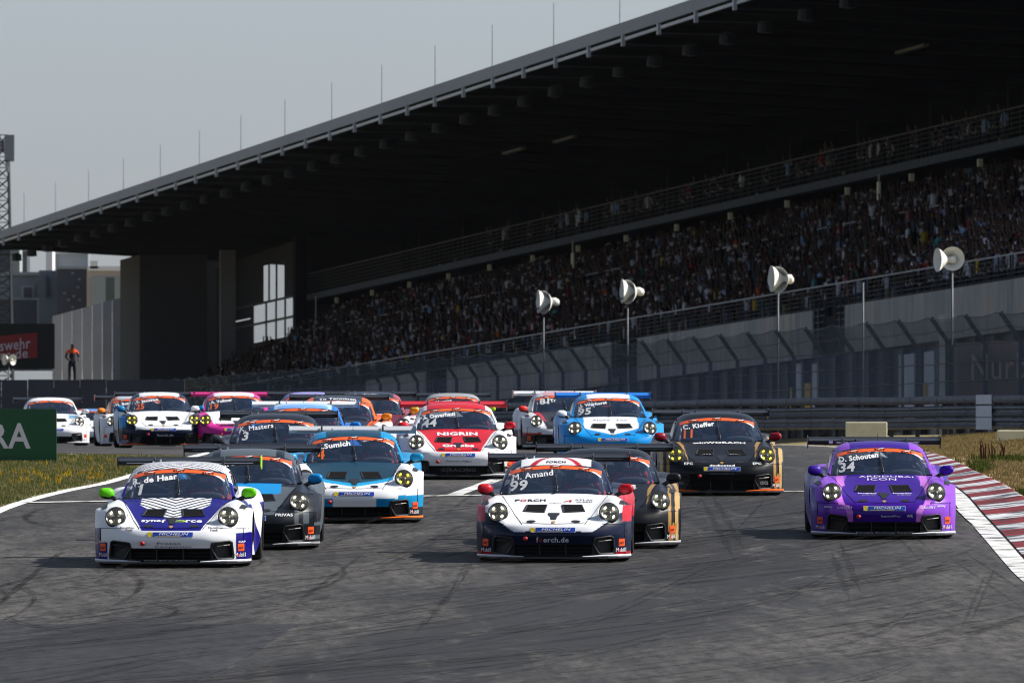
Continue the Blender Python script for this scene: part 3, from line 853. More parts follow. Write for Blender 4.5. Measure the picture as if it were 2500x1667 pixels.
# far end: stair tower, column, glazed side
b = MB(); sbox(b, 91.3, 96.0, 792, 804, 3, 25.6); b.obj("stair_tower", mottled("tower_hazed_grey", (.05,.05,.055), (.065,.065,.07), .1, .9), stand)  # tower grey lifted to mimic dusty haze at the far end
b = MB(); sbox(b, 93.0, 99.8, 811, 812, 3, 27.0); b.obj("end_screen", M_WALLD, stand)
b = MB(); sbox(b, 95.0, 96.0, 776, 777, 3, 25.4); b.obj("end_column", mottled("column_grey", (.09,.095,.10), (.13,.13,.135), .3, .8), stand)
b = MB(); sbox(b, 97.0, 97.7, 752, 753.5, 3, 25.6); b.obj("end_pier", M_BEAM, stand)
WU = 98.0
b = MB(); sbox(b, 97.8, 105.5, 755.0, 756.0, 3, 26.2); b.obj("end_wall", M_WALLD, stand)
for (sa, sb, ha, hb) in ((756,765.7,21.8,25.5),(765.7,777.3,24.35,25.4),(777.3,784,21.8,25.3),(784,796,21.0,25.2),(784,796,16.8,20.9),(756,784,13.4,19.2),(784,796,12.2,16.7),(756,796,5,13.3),(796.2,812,5,25.0),(782.6,784,19.2,21.8)):
    b = MB(); sbox(b, WU, WU+.08, sa, sb, ha, hb); b.obj("end_panel", M_WALLD, stand)
M_PANE = net_mat("clear_pane", (.6,.66,.72), .14)
for (sa, sb, ha, hb) in ((766,770,21.9,24.3),(770.2,774,21.9,24.3),(774.2,777.2,21.9,24.3),(756.2,760.5,19.3,21.7),(760.8,765.4,19.3,21.7),(765.7,770.2,19.3,21.7),(770.5,775.5,19.3,21.7),(775.8,782.4,19.3,21.7)):
    b = MB(); b.add([Ws(WU+.05, sa, ha), Ws(WU+.05, sb, ha), Ws(WU+.05, sb, hb), Ws(WU+.05, sa, hb)], [(0, 1, 2, 3)]); b.obj("window_pane", M_PANE, stand)
for sm in (760.65, 765.55, 770.35, 775.65, 770.1, 774.1):
    b = MB(); sbox(b, WU, WU+.08, sm-.2, sm+.2, 19.2, 21.8) if sm in (760.65, 765.55, 770.35, 775.65) else sbox(b, WU, WU+.08, sm-.2, sm+.2, 21.8, 24.4)
    b.obj("window_mullion", M_BEAM, stand)
for h_ in (16.75, 20.45, 12.2, 21.8):
    b = MB(); sbox(b, WU-.12, WU-.05, 756, 796, h_-.08, h_+.08); b.obj("end_rail", mottled("end_rail_grey", (.05,.052,.056), (.08,.08,.085), 1, .7), stand)

# ================================================================== beyond the far end, left
def far(px0, px1, py0, py1, d, depth, m, name, label, cat, base=None, group=None, parts=None):
    X0, X1 = (px0-CX)/FPX*d, (px1-CX)/FPX*d; zt, zb_ = (YH-py0)/FPX*d, (YH-py1)/FPX*d
    xm = (X0+X1)/2
    r = props(link(name, None, None, (xm, d, zb_)), label, cat, group)
    b = MB(); b.box((X0-xm, 0, 0), (X1-xm, depth, zt-zb_)); b.obj("wall", m, r)
    P = lambda px, py, off=0: ((px-CX)/FPX*d-xm, off, (YH-py)/FPX*d-zb_)
    return r, P
def pbox(P, r, name, x0, x1, y0, y1, m, off=-.25, th=.3):
    a, b_ = P(x0, y1), P(x1, y0); b = MB(); b.box((a[0], off, a[2]), (b_[0], off+th, b_[2])); return b.obj(name, m, r)
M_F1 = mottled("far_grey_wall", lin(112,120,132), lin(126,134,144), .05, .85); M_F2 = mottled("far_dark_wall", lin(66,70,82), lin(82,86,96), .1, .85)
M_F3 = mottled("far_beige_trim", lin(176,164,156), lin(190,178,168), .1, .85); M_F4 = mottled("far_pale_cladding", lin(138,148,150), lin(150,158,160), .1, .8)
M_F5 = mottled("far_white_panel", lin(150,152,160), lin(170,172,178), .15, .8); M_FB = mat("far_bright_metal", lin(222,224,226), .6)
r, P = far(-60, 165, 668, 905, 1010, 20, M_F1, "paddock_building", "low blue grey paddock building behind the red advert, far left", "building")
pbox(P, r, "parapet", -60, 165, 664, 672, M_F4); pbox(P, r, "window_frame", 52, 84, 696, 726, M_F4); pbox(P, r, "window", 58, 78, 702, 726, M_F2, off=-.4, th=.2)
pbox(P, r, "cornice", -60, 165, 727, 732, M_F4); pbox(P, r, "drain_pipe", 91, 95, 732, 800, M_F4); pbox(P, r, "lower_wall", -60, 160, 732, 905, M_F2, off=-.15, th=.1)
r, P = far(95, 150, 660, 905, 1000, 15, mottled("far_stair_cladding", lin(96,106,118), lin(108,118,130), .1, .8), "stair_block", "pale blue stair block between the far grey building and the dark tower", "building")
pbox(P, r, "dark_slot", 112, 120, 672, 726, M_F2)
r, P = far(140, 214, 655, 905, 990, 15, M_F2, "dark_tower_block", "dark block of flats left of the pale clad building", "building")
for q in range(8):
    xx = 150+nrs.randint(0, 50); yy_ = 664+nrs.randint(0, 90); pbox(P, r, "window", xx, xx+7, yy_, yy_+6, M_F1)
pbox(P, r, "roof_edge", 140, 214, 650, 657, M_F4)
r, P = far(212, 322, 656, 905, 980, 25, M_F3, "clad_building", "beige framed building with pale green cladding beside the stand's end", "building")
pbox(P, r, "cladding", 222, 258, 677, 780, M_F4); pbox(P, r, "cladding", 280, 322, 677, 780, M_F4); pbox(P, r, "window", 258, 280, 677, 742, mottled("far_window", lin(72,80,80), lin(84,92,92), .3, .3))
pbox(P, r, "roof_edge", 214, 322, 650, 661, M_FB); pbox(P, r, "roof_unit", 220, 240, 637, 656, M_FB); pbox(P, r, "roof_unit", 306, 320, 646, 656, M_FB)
# far rooftop clutter and gantries
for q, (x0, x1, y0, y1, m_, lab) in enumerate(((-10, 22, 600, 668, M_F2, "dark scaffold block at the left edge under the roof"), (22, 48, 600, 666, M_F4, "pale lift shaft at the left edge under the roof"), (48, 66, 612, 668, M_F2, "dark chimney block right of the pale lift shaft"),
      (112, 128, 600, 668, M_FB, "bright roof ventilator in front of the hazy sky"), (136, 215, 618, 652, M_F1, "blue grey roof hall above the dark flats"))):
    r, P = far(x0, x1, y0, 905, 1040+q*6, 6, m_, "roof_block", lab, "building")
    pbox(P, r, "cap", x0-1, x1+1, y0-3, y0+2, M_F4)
# sloping white panel wall running up to the stand
pw = props(link("panel_wall", None, None, ((130-CX)/FPX*820, 820, -4.2)), "white panelled boundary wall rising towards the grandstand's end", "wall")
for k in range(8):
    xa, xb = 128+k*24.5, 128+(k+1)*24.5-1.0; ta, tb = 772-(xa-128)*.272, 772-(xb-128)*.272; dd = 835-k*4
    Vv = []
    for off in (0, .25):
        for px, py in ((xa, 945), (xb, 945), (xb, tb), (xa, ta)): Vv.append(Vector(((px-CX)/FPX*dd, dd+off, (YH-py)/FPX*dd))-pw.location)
    b = MB(); b.add(Vv, [(0,1,2,3),(7,6,5,4),(0,4,5,1),(1,5,6,2),(2,6,7,3),(3,7,4,0)]); b.obj("upright_panel", M_F5, pw)
# dark hoarding with a red advert
r, P = far(-70, 132, 790, 900, 700, 1.0, mottled("hoarding_dark", lin(34,42,36), lin(28,34,32), .3, .7), "advert_hoarding", "dark hoarding carrying a red advert with white words, far left", "advert board")
pbox(P, r, "side_panel", 95, 132, 790, 900, mat("hoarding_side", lin(24,24,28), .7), off=-.1, th=.3)
b = MB(); pts = [P(-70, 884), P(92, 873), P(92, 812), P(-70, 826)]
b.add([(p[0], -.06, p[2]) for p in pts], [(0, 1, 2, 3)]); b.obj("red_field", mottled("advert_red", lin(150,50,50), lin(136,44,44), .5, .6), r)
for wtxt, px, py, hp in (("deswehr", 22, 842, 27), ("riere.de", 16, 866, 24)):
    V0, T0 = text_arrays(wtxt, 0.01); c = P(px, py); k_ = hp/FPX*700
    w0 = V0[:, 0].max()-V0[:, 0].min(); sx = (104/FPX*700)/w0
    V = [(c[0]+x*sx, -.10, c[2]+y_*k_+.10*x*sx) for x, y_ in V0]
    link("advert_lettering", np_mesh("advert_lettering", V, [tuple(int(i) for i in t) for t in T0], [mat("advert_white", lin(206,196,206), .6)]), r)
# lattice floodlight mast at the left edge, in front of the roof
d = 900; X = (6-CX)/FPX*d
mr_ = props(link("lattice_mast", None, None, (X, d, -4)), "lattice telecom mast with panel antennas at the left edge", "mast")
zt = (YH-330)/FPX*d+4
for sx_, sy_ in ((-.55,-.5),(.55,-.5),(.55,.5),(-.55,.5)):
    b = MB(); b.bar((sx_*1.6, sy_*1.6, 0), (sx_*.8, sy_*.8, zt), .14); b.obj("leg", M_STEEL, mr_)
n = 26
for k in range(n):
    b = MB(); z0, z1 = zt*k/n, zt*(k+1)/n; w0 = 1.6-.8*k/n; w1 = 1.6-.8*(k+1)/n
    b.bar((-.55*w0, -.5*w0, z0), (.55*w1, -.5*w1, z1), .08); b.bar((.55*w0, -.5*w0, z0), (-.55*w1, -.5*w1, z1), .08); b.bar((-.55*w0, .5*w0, z0), (.55*w1, .5*w1, z1), .08)
    b.bar((-.55*w1, -.5*w1, z1), (.55*w1, -.5*w1, z1), .07)
    b.obj("brace", M_STEEL, mr_)
for x0, x1, y0, y1, m_ in ((-14, 2, 330, 372, M_F2), (12, 36, 330, 395, M_F1), (3, 11, 345, 372, M_F2), (-12, 0, 385, 440, M_F2), (14, 22, 392, 420, M_F4)):
    a = ((x0-6)/FPX*d, (YH-y1)/FPX*d+4); c = ((x1-6)/FPX*d, (YH-y0)/FPX*d+4); b = MB(); b.box((a[0], -.9, a[1]), (c[0], -.5, c[1])); b.obj("antenna", m_, mr_)
# ================================================================== the race car
# car space: x to the viewer's right when the car faces the camera, y backwards from the nose, z up from the road
WHITE = (0.74, 0.75, 0.77); BLACK = (0.012, 0.014, 0.018)

def catmull(P, counts):
    """Catmull-Rom through the rows of P (axis 0); counts = samples per span"""
    P = np.asarray(P, float)
    Q = np.concatenate([[2*P[0]-P[1]], P, [2*P[-1]-P[-2]]])
    out = []
    for i, n in enumerate(counts):
        p0, p1, p2, p3 = Q[i], Q[i+1], Q[i+2], Q[i+3]
        for k in range(n):
            t = k / n
            out.append(0.5*((2*p1) + (-p0+p2)*t + (2*p0-5*p1+4*p2-p3)*t*t + (-p0+3*p1-3*p2+p3)*t**3))
    out.append(P[-1])
    return np.array(out)

def net_surface(net, cell):
    net = np.asarray(net, float)
    rl = np.linalg.norm(np.diff(net, axis=0), axis=2).mean(1)
    cl = np.linalg.norm(np.diff(net, axis=1), axis=2).mean(0)
    A = catmull(net, [max(2, int(math.ceil(v/cell))) for v in rl])
    B = catmull(np.swapaxes(A, 0, 1), [max(2, int(math.ceil(v/cell))) for v in cl])
    return np.swapaxes(B, 0, 1)          # rows, cols, 3

def mirror_net(half):
    half = np.asarray(half, float)
    m = half[:, :0:-1].copy(); m[..., 0] *= -1
    return np.concatenate([m, half], axis=1)

FRONT = [  # rows from the lip up over the bonnet to the windscreen, columns from the centre to the wheel arch
 [(0,0.045,0.085),(0.22,0.05,0.085),(0.42,0.075,0.085),(0.56,0.125,0.085),(0.68,0.205,0.085),(0.8,0.325,0.085),(0.88,0.455,0.085),(0.925,0.58,0.085),(0.94,0.63,0.085),(0.945,0.665,0.085)],
 [(0,0.03,0.225),(0.22,0.035,0.225),(0.42,0.06,0.225),(0.56,0.11,0.225),(0.68,0.185,0.225),(0.8,0.3,0.225),(0.885,0.43,0.225),(0.93,0.57,0.225),(0.946,0.625,0.225),(0.95,0.66,0.225)],
 [(0,-0.01,0.335),(0.22,-0.003,0.335),(0.42,0.025,0.337),(0.56,0.08,0.34),(0.68,0.16,0.345),(0.8,0.28,0.35),(0.888,0.42,0.35),(0.932,0.56,0.35),(0.95,0.62,0.35),(0.955,0.655,0.35)],
 [(0,0.025,0.425),(0.22,0.032,0.425),(0.42,0.062,0.428),(0.56,0.115,0.432),(0.68,0.185,0.44),(0.8,0.3,0.45),(0.888,0.43,0.455),(0.932,0.57,0.46),(0.95,0.63,0.455),(0.956,0.67,0.45)],
 [(0,0.1,0.478),(0.22,0.107,0.478),(0.42,0.135,0.48),(0.555,0.18,0.487),(0.68,0.235,0.515),(0.79,0.34,0.525),(0.88,0.47,0.53),(0.93,0.6,0.535),(0.95,0.66,0.53),(0.957,0.705,0.525)],
 [(0,0.32,0.545),(0.22,0.325,0.543),(0.42,0.335,0.545),(0.535,0.345,0.562),(0.68,0.325,0.632),(0.79,0.42,0.632),(0.873,0.54,0.615),(0.928,0.66,0.605),(0.95,0.72,0.598),(0.957,0.765,0.592)],
 [(0,0.62,0.6129),(0.22,0.62,0.6099),(0.42,0.615,0.6127),(0.545,0.6,0.634),(0.68,0.52,0.703),(0.795,0.59,0.7),(0.876,0.69,0.68),(0.932,0.78,0.665),(0.953,0.83,0.652),(0.96,0.86,0.645)],
 [(0,0.98,0.7066),(0.22,0.98,0.7036),(0.42,0.97,0.7032),(0.57,0.95,0.7116),(0.69,0.9,0.7447),(0.8,0.93,0.7415),(0.88,0.97,0.715),(0.935,1.01,0.695),(0.957,1.04,0.68),(0.963,1.06,0.668)],
 [(0,1.22,0.7691),(0.22,1.22,0.7671),(0.42,1.225,0.7643),(0.57,1.24,0.7592),(0.69,1.26,0.7668),(0.79,1.285,0.7585),(0.87,1.305,0.71),(0.925,1.32,0.62),(0.945,1.33,0.48),(0.945,1.34,0.36)],
 [(0,1.4,0.817),(0.22,1.41,0.815),(0.42,1.45,0.808),(0.57,1.5,0.7944),(0.68,1.57,0.7906),(0.76,1.6,0.7778),(0.85,1.62,0.7),(0.905,1.62,0.58),(0.915,1.62,0.38),(0.895,1.62,0.1)],
]
SIDE = [  # stations going back: belt line to sill or arch
 [(0.68,1.57,0.788),(0.76,1.6,0.778),(0.85,1.62,0.7),(0.905,1.62,0.58),(0.915,1.62,0.38),(0.895,1.62,0.1)],
 [(0.7,2.2,0.816),(0.78,2.2,0.804),(0.86,2.2,0.72),(0.89,2.2,0.58),(0.89,2.2,0.36),(0.89,2.2,0.1)],
 [(0.7,2.72,0.841),(0.785,2.72,0.826),(0.865,2.72,0.745),(0.895,2.72,0.6),(0.9,2.72,0.36),(0.9,2.72,0.1)],
 [(0.66,3.05,0.87),(0.8,3.05,0.86),(0.9,3.05,0.78),(0.945,3.05,0.66),(0.955,3.05,0.46),(0.95,3.05,0.3)],
 [(0.58,3.44,0.895),(0.78,3.44,0.895),(0.9,3.44,0.855),(0.95,3.44,0.77),(0.963,3.44,0.725),(0.965,3.44,0.7)],
 [(0.52,3.84,0.89),(0.74,3.84,0.88),(0.88,3.84,0.83),(0.94,3.84,0.7),(0.955,3.84,0.55),(0.95,3.84,0.42)],
 [(0.45,4.25,0.8),(0.66,4.25,0.8),(0.82,4.27,0.76),(0.9,4.25,0.66),(0.915,4.22,0.45),(0.9,4.22,0.22)],
 [(0.4,4.52,0.7),(0.58,4.5,0.7),(0.73,4.47,0.66),(0.8,4.45,0.58),(0.82,4.42,0.42),(0.8,4.4,0.25)],
]
SCREEN = [
 [(0,1.385,0.8162),(0.25,1.4,0.8141),(0.45,1.45,0.808),(0.6,1.54,0.806),(0.668,1.62,0.8183)],
 [(0,1.7,0.9948),(0.24,1.712,0.9919),(0.43,1.75,0.983),(0.565,1.82,0.9674),(0.628,1.89,0.9527)],
 [(0,2.03,1.155),(0.22,2.04,1.151),(0.4,2.075,1.1358),(0.515,2.13,1.1093),(0.572,2.18,1.0829)],
]
ROOF = [
 [(0,2.03,1.155),(0.22,2.04,1.151),(0.4,2.075,1.1358),(0.515,2.13,1.1093),(0.572,2.18,1.0829)],
 [(0,2.22,1.205),(0.22,2.225,1.2),(0.4,2.25,1.182),(0.515,2.28,1.1449),(0.585,2.32,1.0977)],
 [(0,2.5,1.232),(0.22,2.5,1.227),(0.4,2.5,1.21),(0.515,2.5,1.175),(0.595,2.5,1.1173)],
 [(0,2.85,1.222),(0.22,2.85,1.217),(0.4,2.85,1.199),(0.51,2.85,1.165),(0.59,2.85,1.1074)],
 [(0,3.2,1.167),(0.22,3.2,1.16),(0.39,3.2,1.1368),(0.49,3.2,1.1025),(0.575,3.2,1.0389)],
]
REARGLASS = [
 [(0,3.2,1.167),(0.22,3.2,1.16),(0.39,3.2,1.1374),(0.49,3.2,1.1052),(0.575,3.2,1.0454)],
 [(0,3.5,1.0753),(0.22,3.5,1.0679),(0.36,3.5,1.0431),(0.46,3.5,1.0109),(0.57,3.5,0.9557)],
 [(0,3.8,0.9718),(0.2,3.8,0.9654),(0.33,3.8,0.9488),(0.43,3.8,0.9258),(0.525,3.82,0.8936)],
]
DECK = [
 [(0,3.8,0.985),(0.2,3.8,0.978),(0.33,3.8,0.96),(0.43,3.8,0.935),(0.525,3.82,0.8991)],
 [(0,4.1,0.8962),(0.2,4.1,0.8922),(0.33,4.1,0.8822),(0.43,4.1,0.8662),(0.48,4.1,0.8482)],
 [(0,4.45,0.8),(0.2,4.45,0.8),(0.3,4.45,0.79),(0.37,4.44,0.7705),(0.42,4.42,0.7464)],
 [(0,4.56,0.66),(0.25,4.56,0.66),(0.42,4.55,0.66),(0.55,4.53,0.66),(0.62,4.5,0.66)],
 [(0,4.55,0.4),(0.3,4.55,0.4),(0.5,4.54,0.4),(0.68,4.5,0.4),(0.78,4.44,0.4005)],
]
PILLAR = [  # front roof post, from the windscreen edge to the door glass
 [(0.662,1.6,0.809),(0.69,1.645,0.8283),(0.7,1.72,0.8332)],
 [(0.628,1.885,0.9527),(0.652,1.93,0.9556),(0.66,2,0.9507)],
 [(0.572,2.18,1.0829),(0.6,2.235,1.0731),(0.612,2.31,1.0585)],
 [(0.585,2.32,1.0977),(0.607,2.38,1.0878),(0.622,2.44,1.0633)],
]
DOORGLASS = [
 [(0.7,1.7,0.818),(0.665,1.98,0.9383),(0.625,2.28,1.0481),(0.612,2.4,1.0794)],
 [(0.708,2.2,0.8234),(0.675,2.28,0.9332),(0.638,2.4,1.0481),(0.6,2.5,1.1144)],
 [(0.705,2.72,0.8443),(0.675,2.75,0.9436),(0.635,2.8,1.0481),(0.592,2.85,1.1052)],
 [(0.665,3.05,0.8704),(0.64,3.08,0.9436),(0.61,3.12,1.0063),(0.577,3.2,1.0356)],
]

HL = Vector((.684, .314, .608))                              # headlight centre
MOUTH = [(-.47,.095),(.47,.095),(.475,.222),(-.475,.222)]
DUCT = [(.475,.235),(.485,.295),(.505,.312),(.70,.335),(.735,.315),(.755,.14),(.745,.105),(.565,.098),(.545,.108)]
DUCT_IN = [(.525,.235),(.535,.27),(.69,.292),(.708,.28),(.722,.145),(.715,.128),(.585,.122),(.575,.132)]
DUCT_KILL = [(.63+(x-.63)*.90, .215+(z-.215)*.90) for x, z in DUCT]
VENT = [(.085,.90),(.345,.90),(.385,.62),(.115,.57)]       # bonnet outlet, seen from above (x, y)
SNORKEL = [(-.07,.545),(.07,.545),(.072,.47),(.042,.36),(.032,.235),(-.032,.235),(-.042,.36),(-.072,.47)]

def inside(px, py, poly):
    px = np.asarray(px); py = np.asarray(py)
    r = np.zeros(px.shape, bool)
    n = len(poly); j = n-1
    for i in range(n):
        xi, yi = poly[i]; xj, yj = poly[j]
        if yi != yj:
            c = ((yi > py) != (yj > py)) & (px < (xj-xi)*(py-yi)/(yj-yi)+xi)
            r ^= c
        j = i
    return r

def mirx(poly): return [(-x, y) for x, y in poly]

def body_arrays(cell):
    """one welded-looking shell: front, both sides, roof, tail, pillars"""
    Vs, Fs = [], []; n = 0
    def push(net):
        nonlocal n
        S = net_surface(net, cell); r, c = S.shape[:2]
        Vs.append(S.reshape(-1, 3)); Fs.append(grid_faces(r, c)+n); n += r*c
    push(mirror_net(FRONT))
    for sgn in (1, -1):
        for net in (SIDE, PILLAR):
            a = np.asarray(net, float).copy(); a[..., 0] *= sgn; push(a)
    push(mirror_net(ROOF)); push(mirror_net(DECK))
    V = np.concatenate(Vs); F = np.concatenate(Fs)
    C = V[F].mean(1)
    kill = (C[:, 1] < .75) & (C[:, 2] < .40) & (inside(C[:, 0], C[:, 2], MOUTH) |
            inside(np.abs(C[:, 0]), C[:, 2], DUCT_KILL))
    hn = Vector((.13, -.80, .50)).normalized(); ha = (Vector((1, 0, 0))-hn*hn.x).normalized(); hb = ha.cross(hn)      # openings under the headlights
    Q = C.copy(); Q[:, 0] = np.abs(Q[:, 0]); Q -= np.array(HL)
    kill |= ((Q @ np.array(ha)/.112)**2 + (Q @ np.array(hb)/.124)**2 < .96) & (np.abs(Q @ np.array(hn)) < .14) & (C[:, 1] < .8)
    F = F[~kill]
    # make normals point outwards
    P = V[F]; nn = np.cross(P[:, 2]-P[:, 0], P[:, 3]-P[:, 1]); cc = P.mean(1) - np.array([0, 2.3, .45])
    cc[:, 1] *= .35
    flip = (nn*cc).sum(1) < 0
    F[flip] = F[flip][:, ::-1]
    return V, F

# a coarse front shell to project lettering and trim on
_S = net_surface(mirror_net(FRONT), .02)
BVH_FRONT = BVHTree.FromPolygons([tuple(v) for v in _S.reshape(-1, 3)], [tuple(int(i) for i in f) for f in grid_faces(*_S.shape[:2])])
_S2 = net_surface(mirror_net(SCREEN), .02)
BVH_SCREEN = BVHTree.FromPolygons([tuple(v) for v in _S2.reshape(-1, 3)], [tuple(int(i) for i in f) for f in grid_faces(*_S2.shape[:2])])
_S3 = net_surface(mirror_net(ROOF), .02)
BVH_ROOF = BVHTree.FromPolygons([tuple(v) for v in _S3.reshape(-1, 3)], [tuple(int(i) for i in f) for f in grid_faces(*_S3.shape[:2])])

def proj(bvh, mode, a, b, off):
    """front: (x,z) cast along +y; top: (x,y) cast down"""
    if mode == 'front':
        hit, nrm, _, _ = bvh.ray_cast(Vector((a, -2, b)), Vector((0, 1, 0)))
    else:
        hit, nrm, _, _ = bvh.ray_cast(Vector((a, b, 3)), Vector((0, 0, -1)))
    if hit is None: return None
    d = Vector((0, -1, 0)) if mode == 'front' else Vector((0, 0, 1))
    if nrm.dot(d) < 0: nrm = -nrm
    return hit + nrm*off

def decal_text(s, cx, cz, height, width=None, mode='front', bvh=None, off=.005, bold=.012, shear=0.0, rot=0.0):
    """lettering laid on the bodywork; width stretches it to fit"""
    bvh = bvh or BVH_FRONT
    fat = bold if 'M' in s else 0.0               # the outline offset breaks this letter: thicken it with shifted copies
    V, T = text_arrays(s, 0.0 if 'M' in s else bold, shear)
    w = V[:, 0].max()-V[:, 0].min()
    sx = (width / w) if width else height
    cr, sr = math.cos(rot), math.sin(rot)
    out = []; tris = []
    for q, dx in enumerate((-fat, fat) if fat else (0.0,)):
        n0 = len(out)
        for x, y in V:
            px, py = (x+dx)*sx, y*height
            p = proj(bvh, mode, cx + px*cr - py*sr, cz + px*sr + py*cr, off + q*.0012)
            out.append(p if p is not None else Vector((cx, .5, cz)))
        tris += [tuple(int(i)+n0 for i in t) for t in T]
    return [tuple(p) for p in out], tris

def decal_poly(poly, mode='front', bvh=None, off=.004, step=.04):
    """a flat outline draped on the bodywork as a fine grid clipped to the outline (convex or simple)"""
    bvh = bvh or BVH_FRONT
    xs = [p[0] for p in poly]; ys = [p[1] for p in poly]
    bm = bmesh.new()
    vs = [bm.verts.new((x, y, 0)) for x, y in poly]
    bm.faces.new(vs)
    for lo, hi, no in ((min(xs), max(xs), (1,0,0)), (min(ys), max(ys), (0,1,0))):
        k = lo + step
        while k < hi - 1e-4:
            bmesh.ops.bisect_plane(bm, geom=bm.verts[:]+bm.edges[:]+bm.faces[:], plane_co=Vector(no)*k, plane_no=no)
            k += step
    bm.verts.index_update()
    V = []
    for v in bm.verts:
        p = proj(bvh, mode, v.co.x, v.co.y, off)
        V.append(tuple(p) if p is not None else (v.co.x, .5, v.co.y))
    F = [tuple(v.index for v in f.verts) for f in bm.faces]
    bm.free()
    return V, F

def strip_on(pts, w, mode='front', bvh=None, off=.003):
    """narrow ribbon along a polyline of (a,b) points"""
    bvh = bvh or BVH_FRONT
    V = []; F = []
    for i, (a, b) in enumerate(pts):
        p = Vector((*pts[max(i-1, 0)], 0)); q = Vector((*pts[min(i+1, len(pts)-1)], 0))
        d = (q-p).normalized(); n = Vector((-d.y, d.x))
        for sgn in (-1, 1):
            h = proj(bvh, mode, a+n.x*w/2*sgn, b+n.y*w/2*sgn, off)
            V.append(tuple(h) if h is not None else (a, .5, b))
    for i in range(len(pts)-1):
        F.append((2*i, 2*i+1, 2*i+3, 2*i+2))
    return V, F

def lerp_pts(p, q, n):
    return [(p[0]+(q[0]-p[0])*k/n, p[1]+(q[1]-p[1])*k/n) for k in range(n+1)]

# ---- materials of the car
M_PAINT = attr_mat("car_paint", rough=.36, coat=.20, spec=.15)
M_OBJ = objcol_mat("painted_part", rough=.4, coat=.05, spec=.2)
M_DECAL = objcol_mat("decal_film", rough=.4, coat=.3)
M_BLACKP = mottled("black_plastic", (.010,.011,.013), (.018,.019,.021), 30, .42, spec=.4)
M_CARBON = mottled("carbon_fibre", (.008,.009,.011), (.016,.017,.02), 60, .22, spec=.5, coat=.5)
M_DUCTP = mottled("duct_plate", (.02,.02,.021), (.032,.031,.03), 18, .55, spec=.4)
M_VOID = mat("duct_inside", (.004,.004,.005), .9, spec=.1)
M_TYRE = mottled("tyre_rubber", (.012,.012,.013), (.022,.021,.02), 14, .75, spec=.3)
M_RIM = mat("rim_metal", (.06,.06,.065), .35, metal=.8)
M_GLASS = glass_mat("windscreen_glass", (.86,.90,.96), body=(.05,.10,.21), body_fac=.15)
M_SIDEGLASS = glass_mat("door_glass", (.72,.76,.8), body=(.03,.04,.05), body_fac=.15)
M_LENS = glass_mat("headlight_lens", (.90,.92,.92), gloss_rough=.02, body=(.5,.5,.46), body_fac=.03)
M_BOWL = mottled("headlight_bowl", (.03,.03,.028), (.11,.105,.09), 9, .32, spec=.5)
M_LEDW = mat("led_white", (.8,.8,.7), .3, emit=(1.0,.95,.74), emit_s=2.6)
M_LEDY = mat("led_yellow", (.8,.7,.1), .3, emit=(1.0,.80,.03), emit_s=1.8)
M_STRIP = mat("sunstrip_orange", lin(232,92,28), .4, coat=.3)
M_CAGE = mat("roll_cage", (.32,.34,.38), .5)
M_SEAT = mottled("seat_shell", (.03,.03,.034), (.05,.05,.056), 10, .6)
M_DASH = mat("dashboard", (.02,.02,.023), .8)
M_RED = mat("tow_strap", (.45,.01,.02), .5)
M_GOLD = mat("crest_gold", (.50,.28,.08), .4, metal=.3)
M_MIR = mat("mirror_foot", (.01,.01,.012), .35)

# ---- shared part meshes
def surf_mesh(name, net, cell, m, off=0.0, mirror=True):
    S = net_surface(mirror_net(net) if mirror else net, cell)
    r, c = S.shape[:2]; V = S.reshape(-1, 3); F = grid_faces(r, c)
    me = np_mesh(name, V, F, [m], smooth=True)
    return me

PM = {}
PM['windscreen'] = surf_mesh("windscreen", SCREEN, .06, M_GLASS)
PM['rear_window'] = surf_mesh("rear_window", REARGLASS, .10, M_SIDEGLASS)
for tag, sg in (('r', 1), ('l', -1)):
    a = np.asarray(DOORGLASS, float).copy(); a[..., 0] *= sg
    PM['door_window_'+tag] = surf_mesh("door_window", a, .10, M_SIDEGLASS, mirror=False)
# sun strip: the upper band of the windscreen, lifted off the glass
S = net_surface(mirror_net(SCREEN), .03)
rows = S.shape[0]
def screen_pt(x, z, off): return proj(BVH_SCREEN, 'front', x, z, off)
V = []; F = []; nseg = 36
for i in range(nseg+1):
    x = -.565 + 1.13*i/nseg; q = (x/.565)**2
    top = 1.146 - .060*q - .012*q*q; bot = 1.106 - .043*q - .036*q*q
    for zz in (bot, (bot+top)/2, top):
        p = screen_pt(x, zz, .004); V.append(tuple(p) if p else (x, 2.1, zz))
for i in range(nseg):
    for k in range(2): F.append((3*i+k, 3*i+3+k, 3*i+4+k, 3*i+1+k))
PM['sun_strip'] = np_mesh("sun_strip", V, F, [M_STRIP], smooth=True)
# white corner wedge under the strip on the driver's side
V, F = decal_poly([(.43,1.079),(.50,1.057),(.565,1.01),(.555,.997),(.50,1.038),(.435,1.069)], 'front', BVH_SCREEN, .004)
PM['corner_sticker'] = np_mesh("corner_sticker", V, F, [mat("sticker_white", WHITE, .4)])

# three strip words with a white stroke over each
M_LB = mat("lettering_black", (.008,.008,.008), .5); M_MW = mat("mark_white", WHITE, .5)
for q, (cx_, cz_) in enumerate(((-.355, 1.094), (0, 1.125), (.355, 1.094))):
    PM['strip_word%d' % q] = np_mesh("strip_lettering", *decal_text("SIXT", cx_, cz_, .023, .15, 'front', BVH_SCREEN, .008, bold=.03, rot=-cx_*.18), [M_LB])
    cx_ += .01; cz_ += .016
    p = [(cx_-.045, cz_-.008), (cx_+.05, cz_+.008), (cx_+.03, cz_-.004), (cx_-.02, cz_-.012)]
    PM['strip_mark%d' % q] = np_mesh("strip_mark", *decal_poly(p, 'front', BVH_SCREEN, .009), [M_MW])

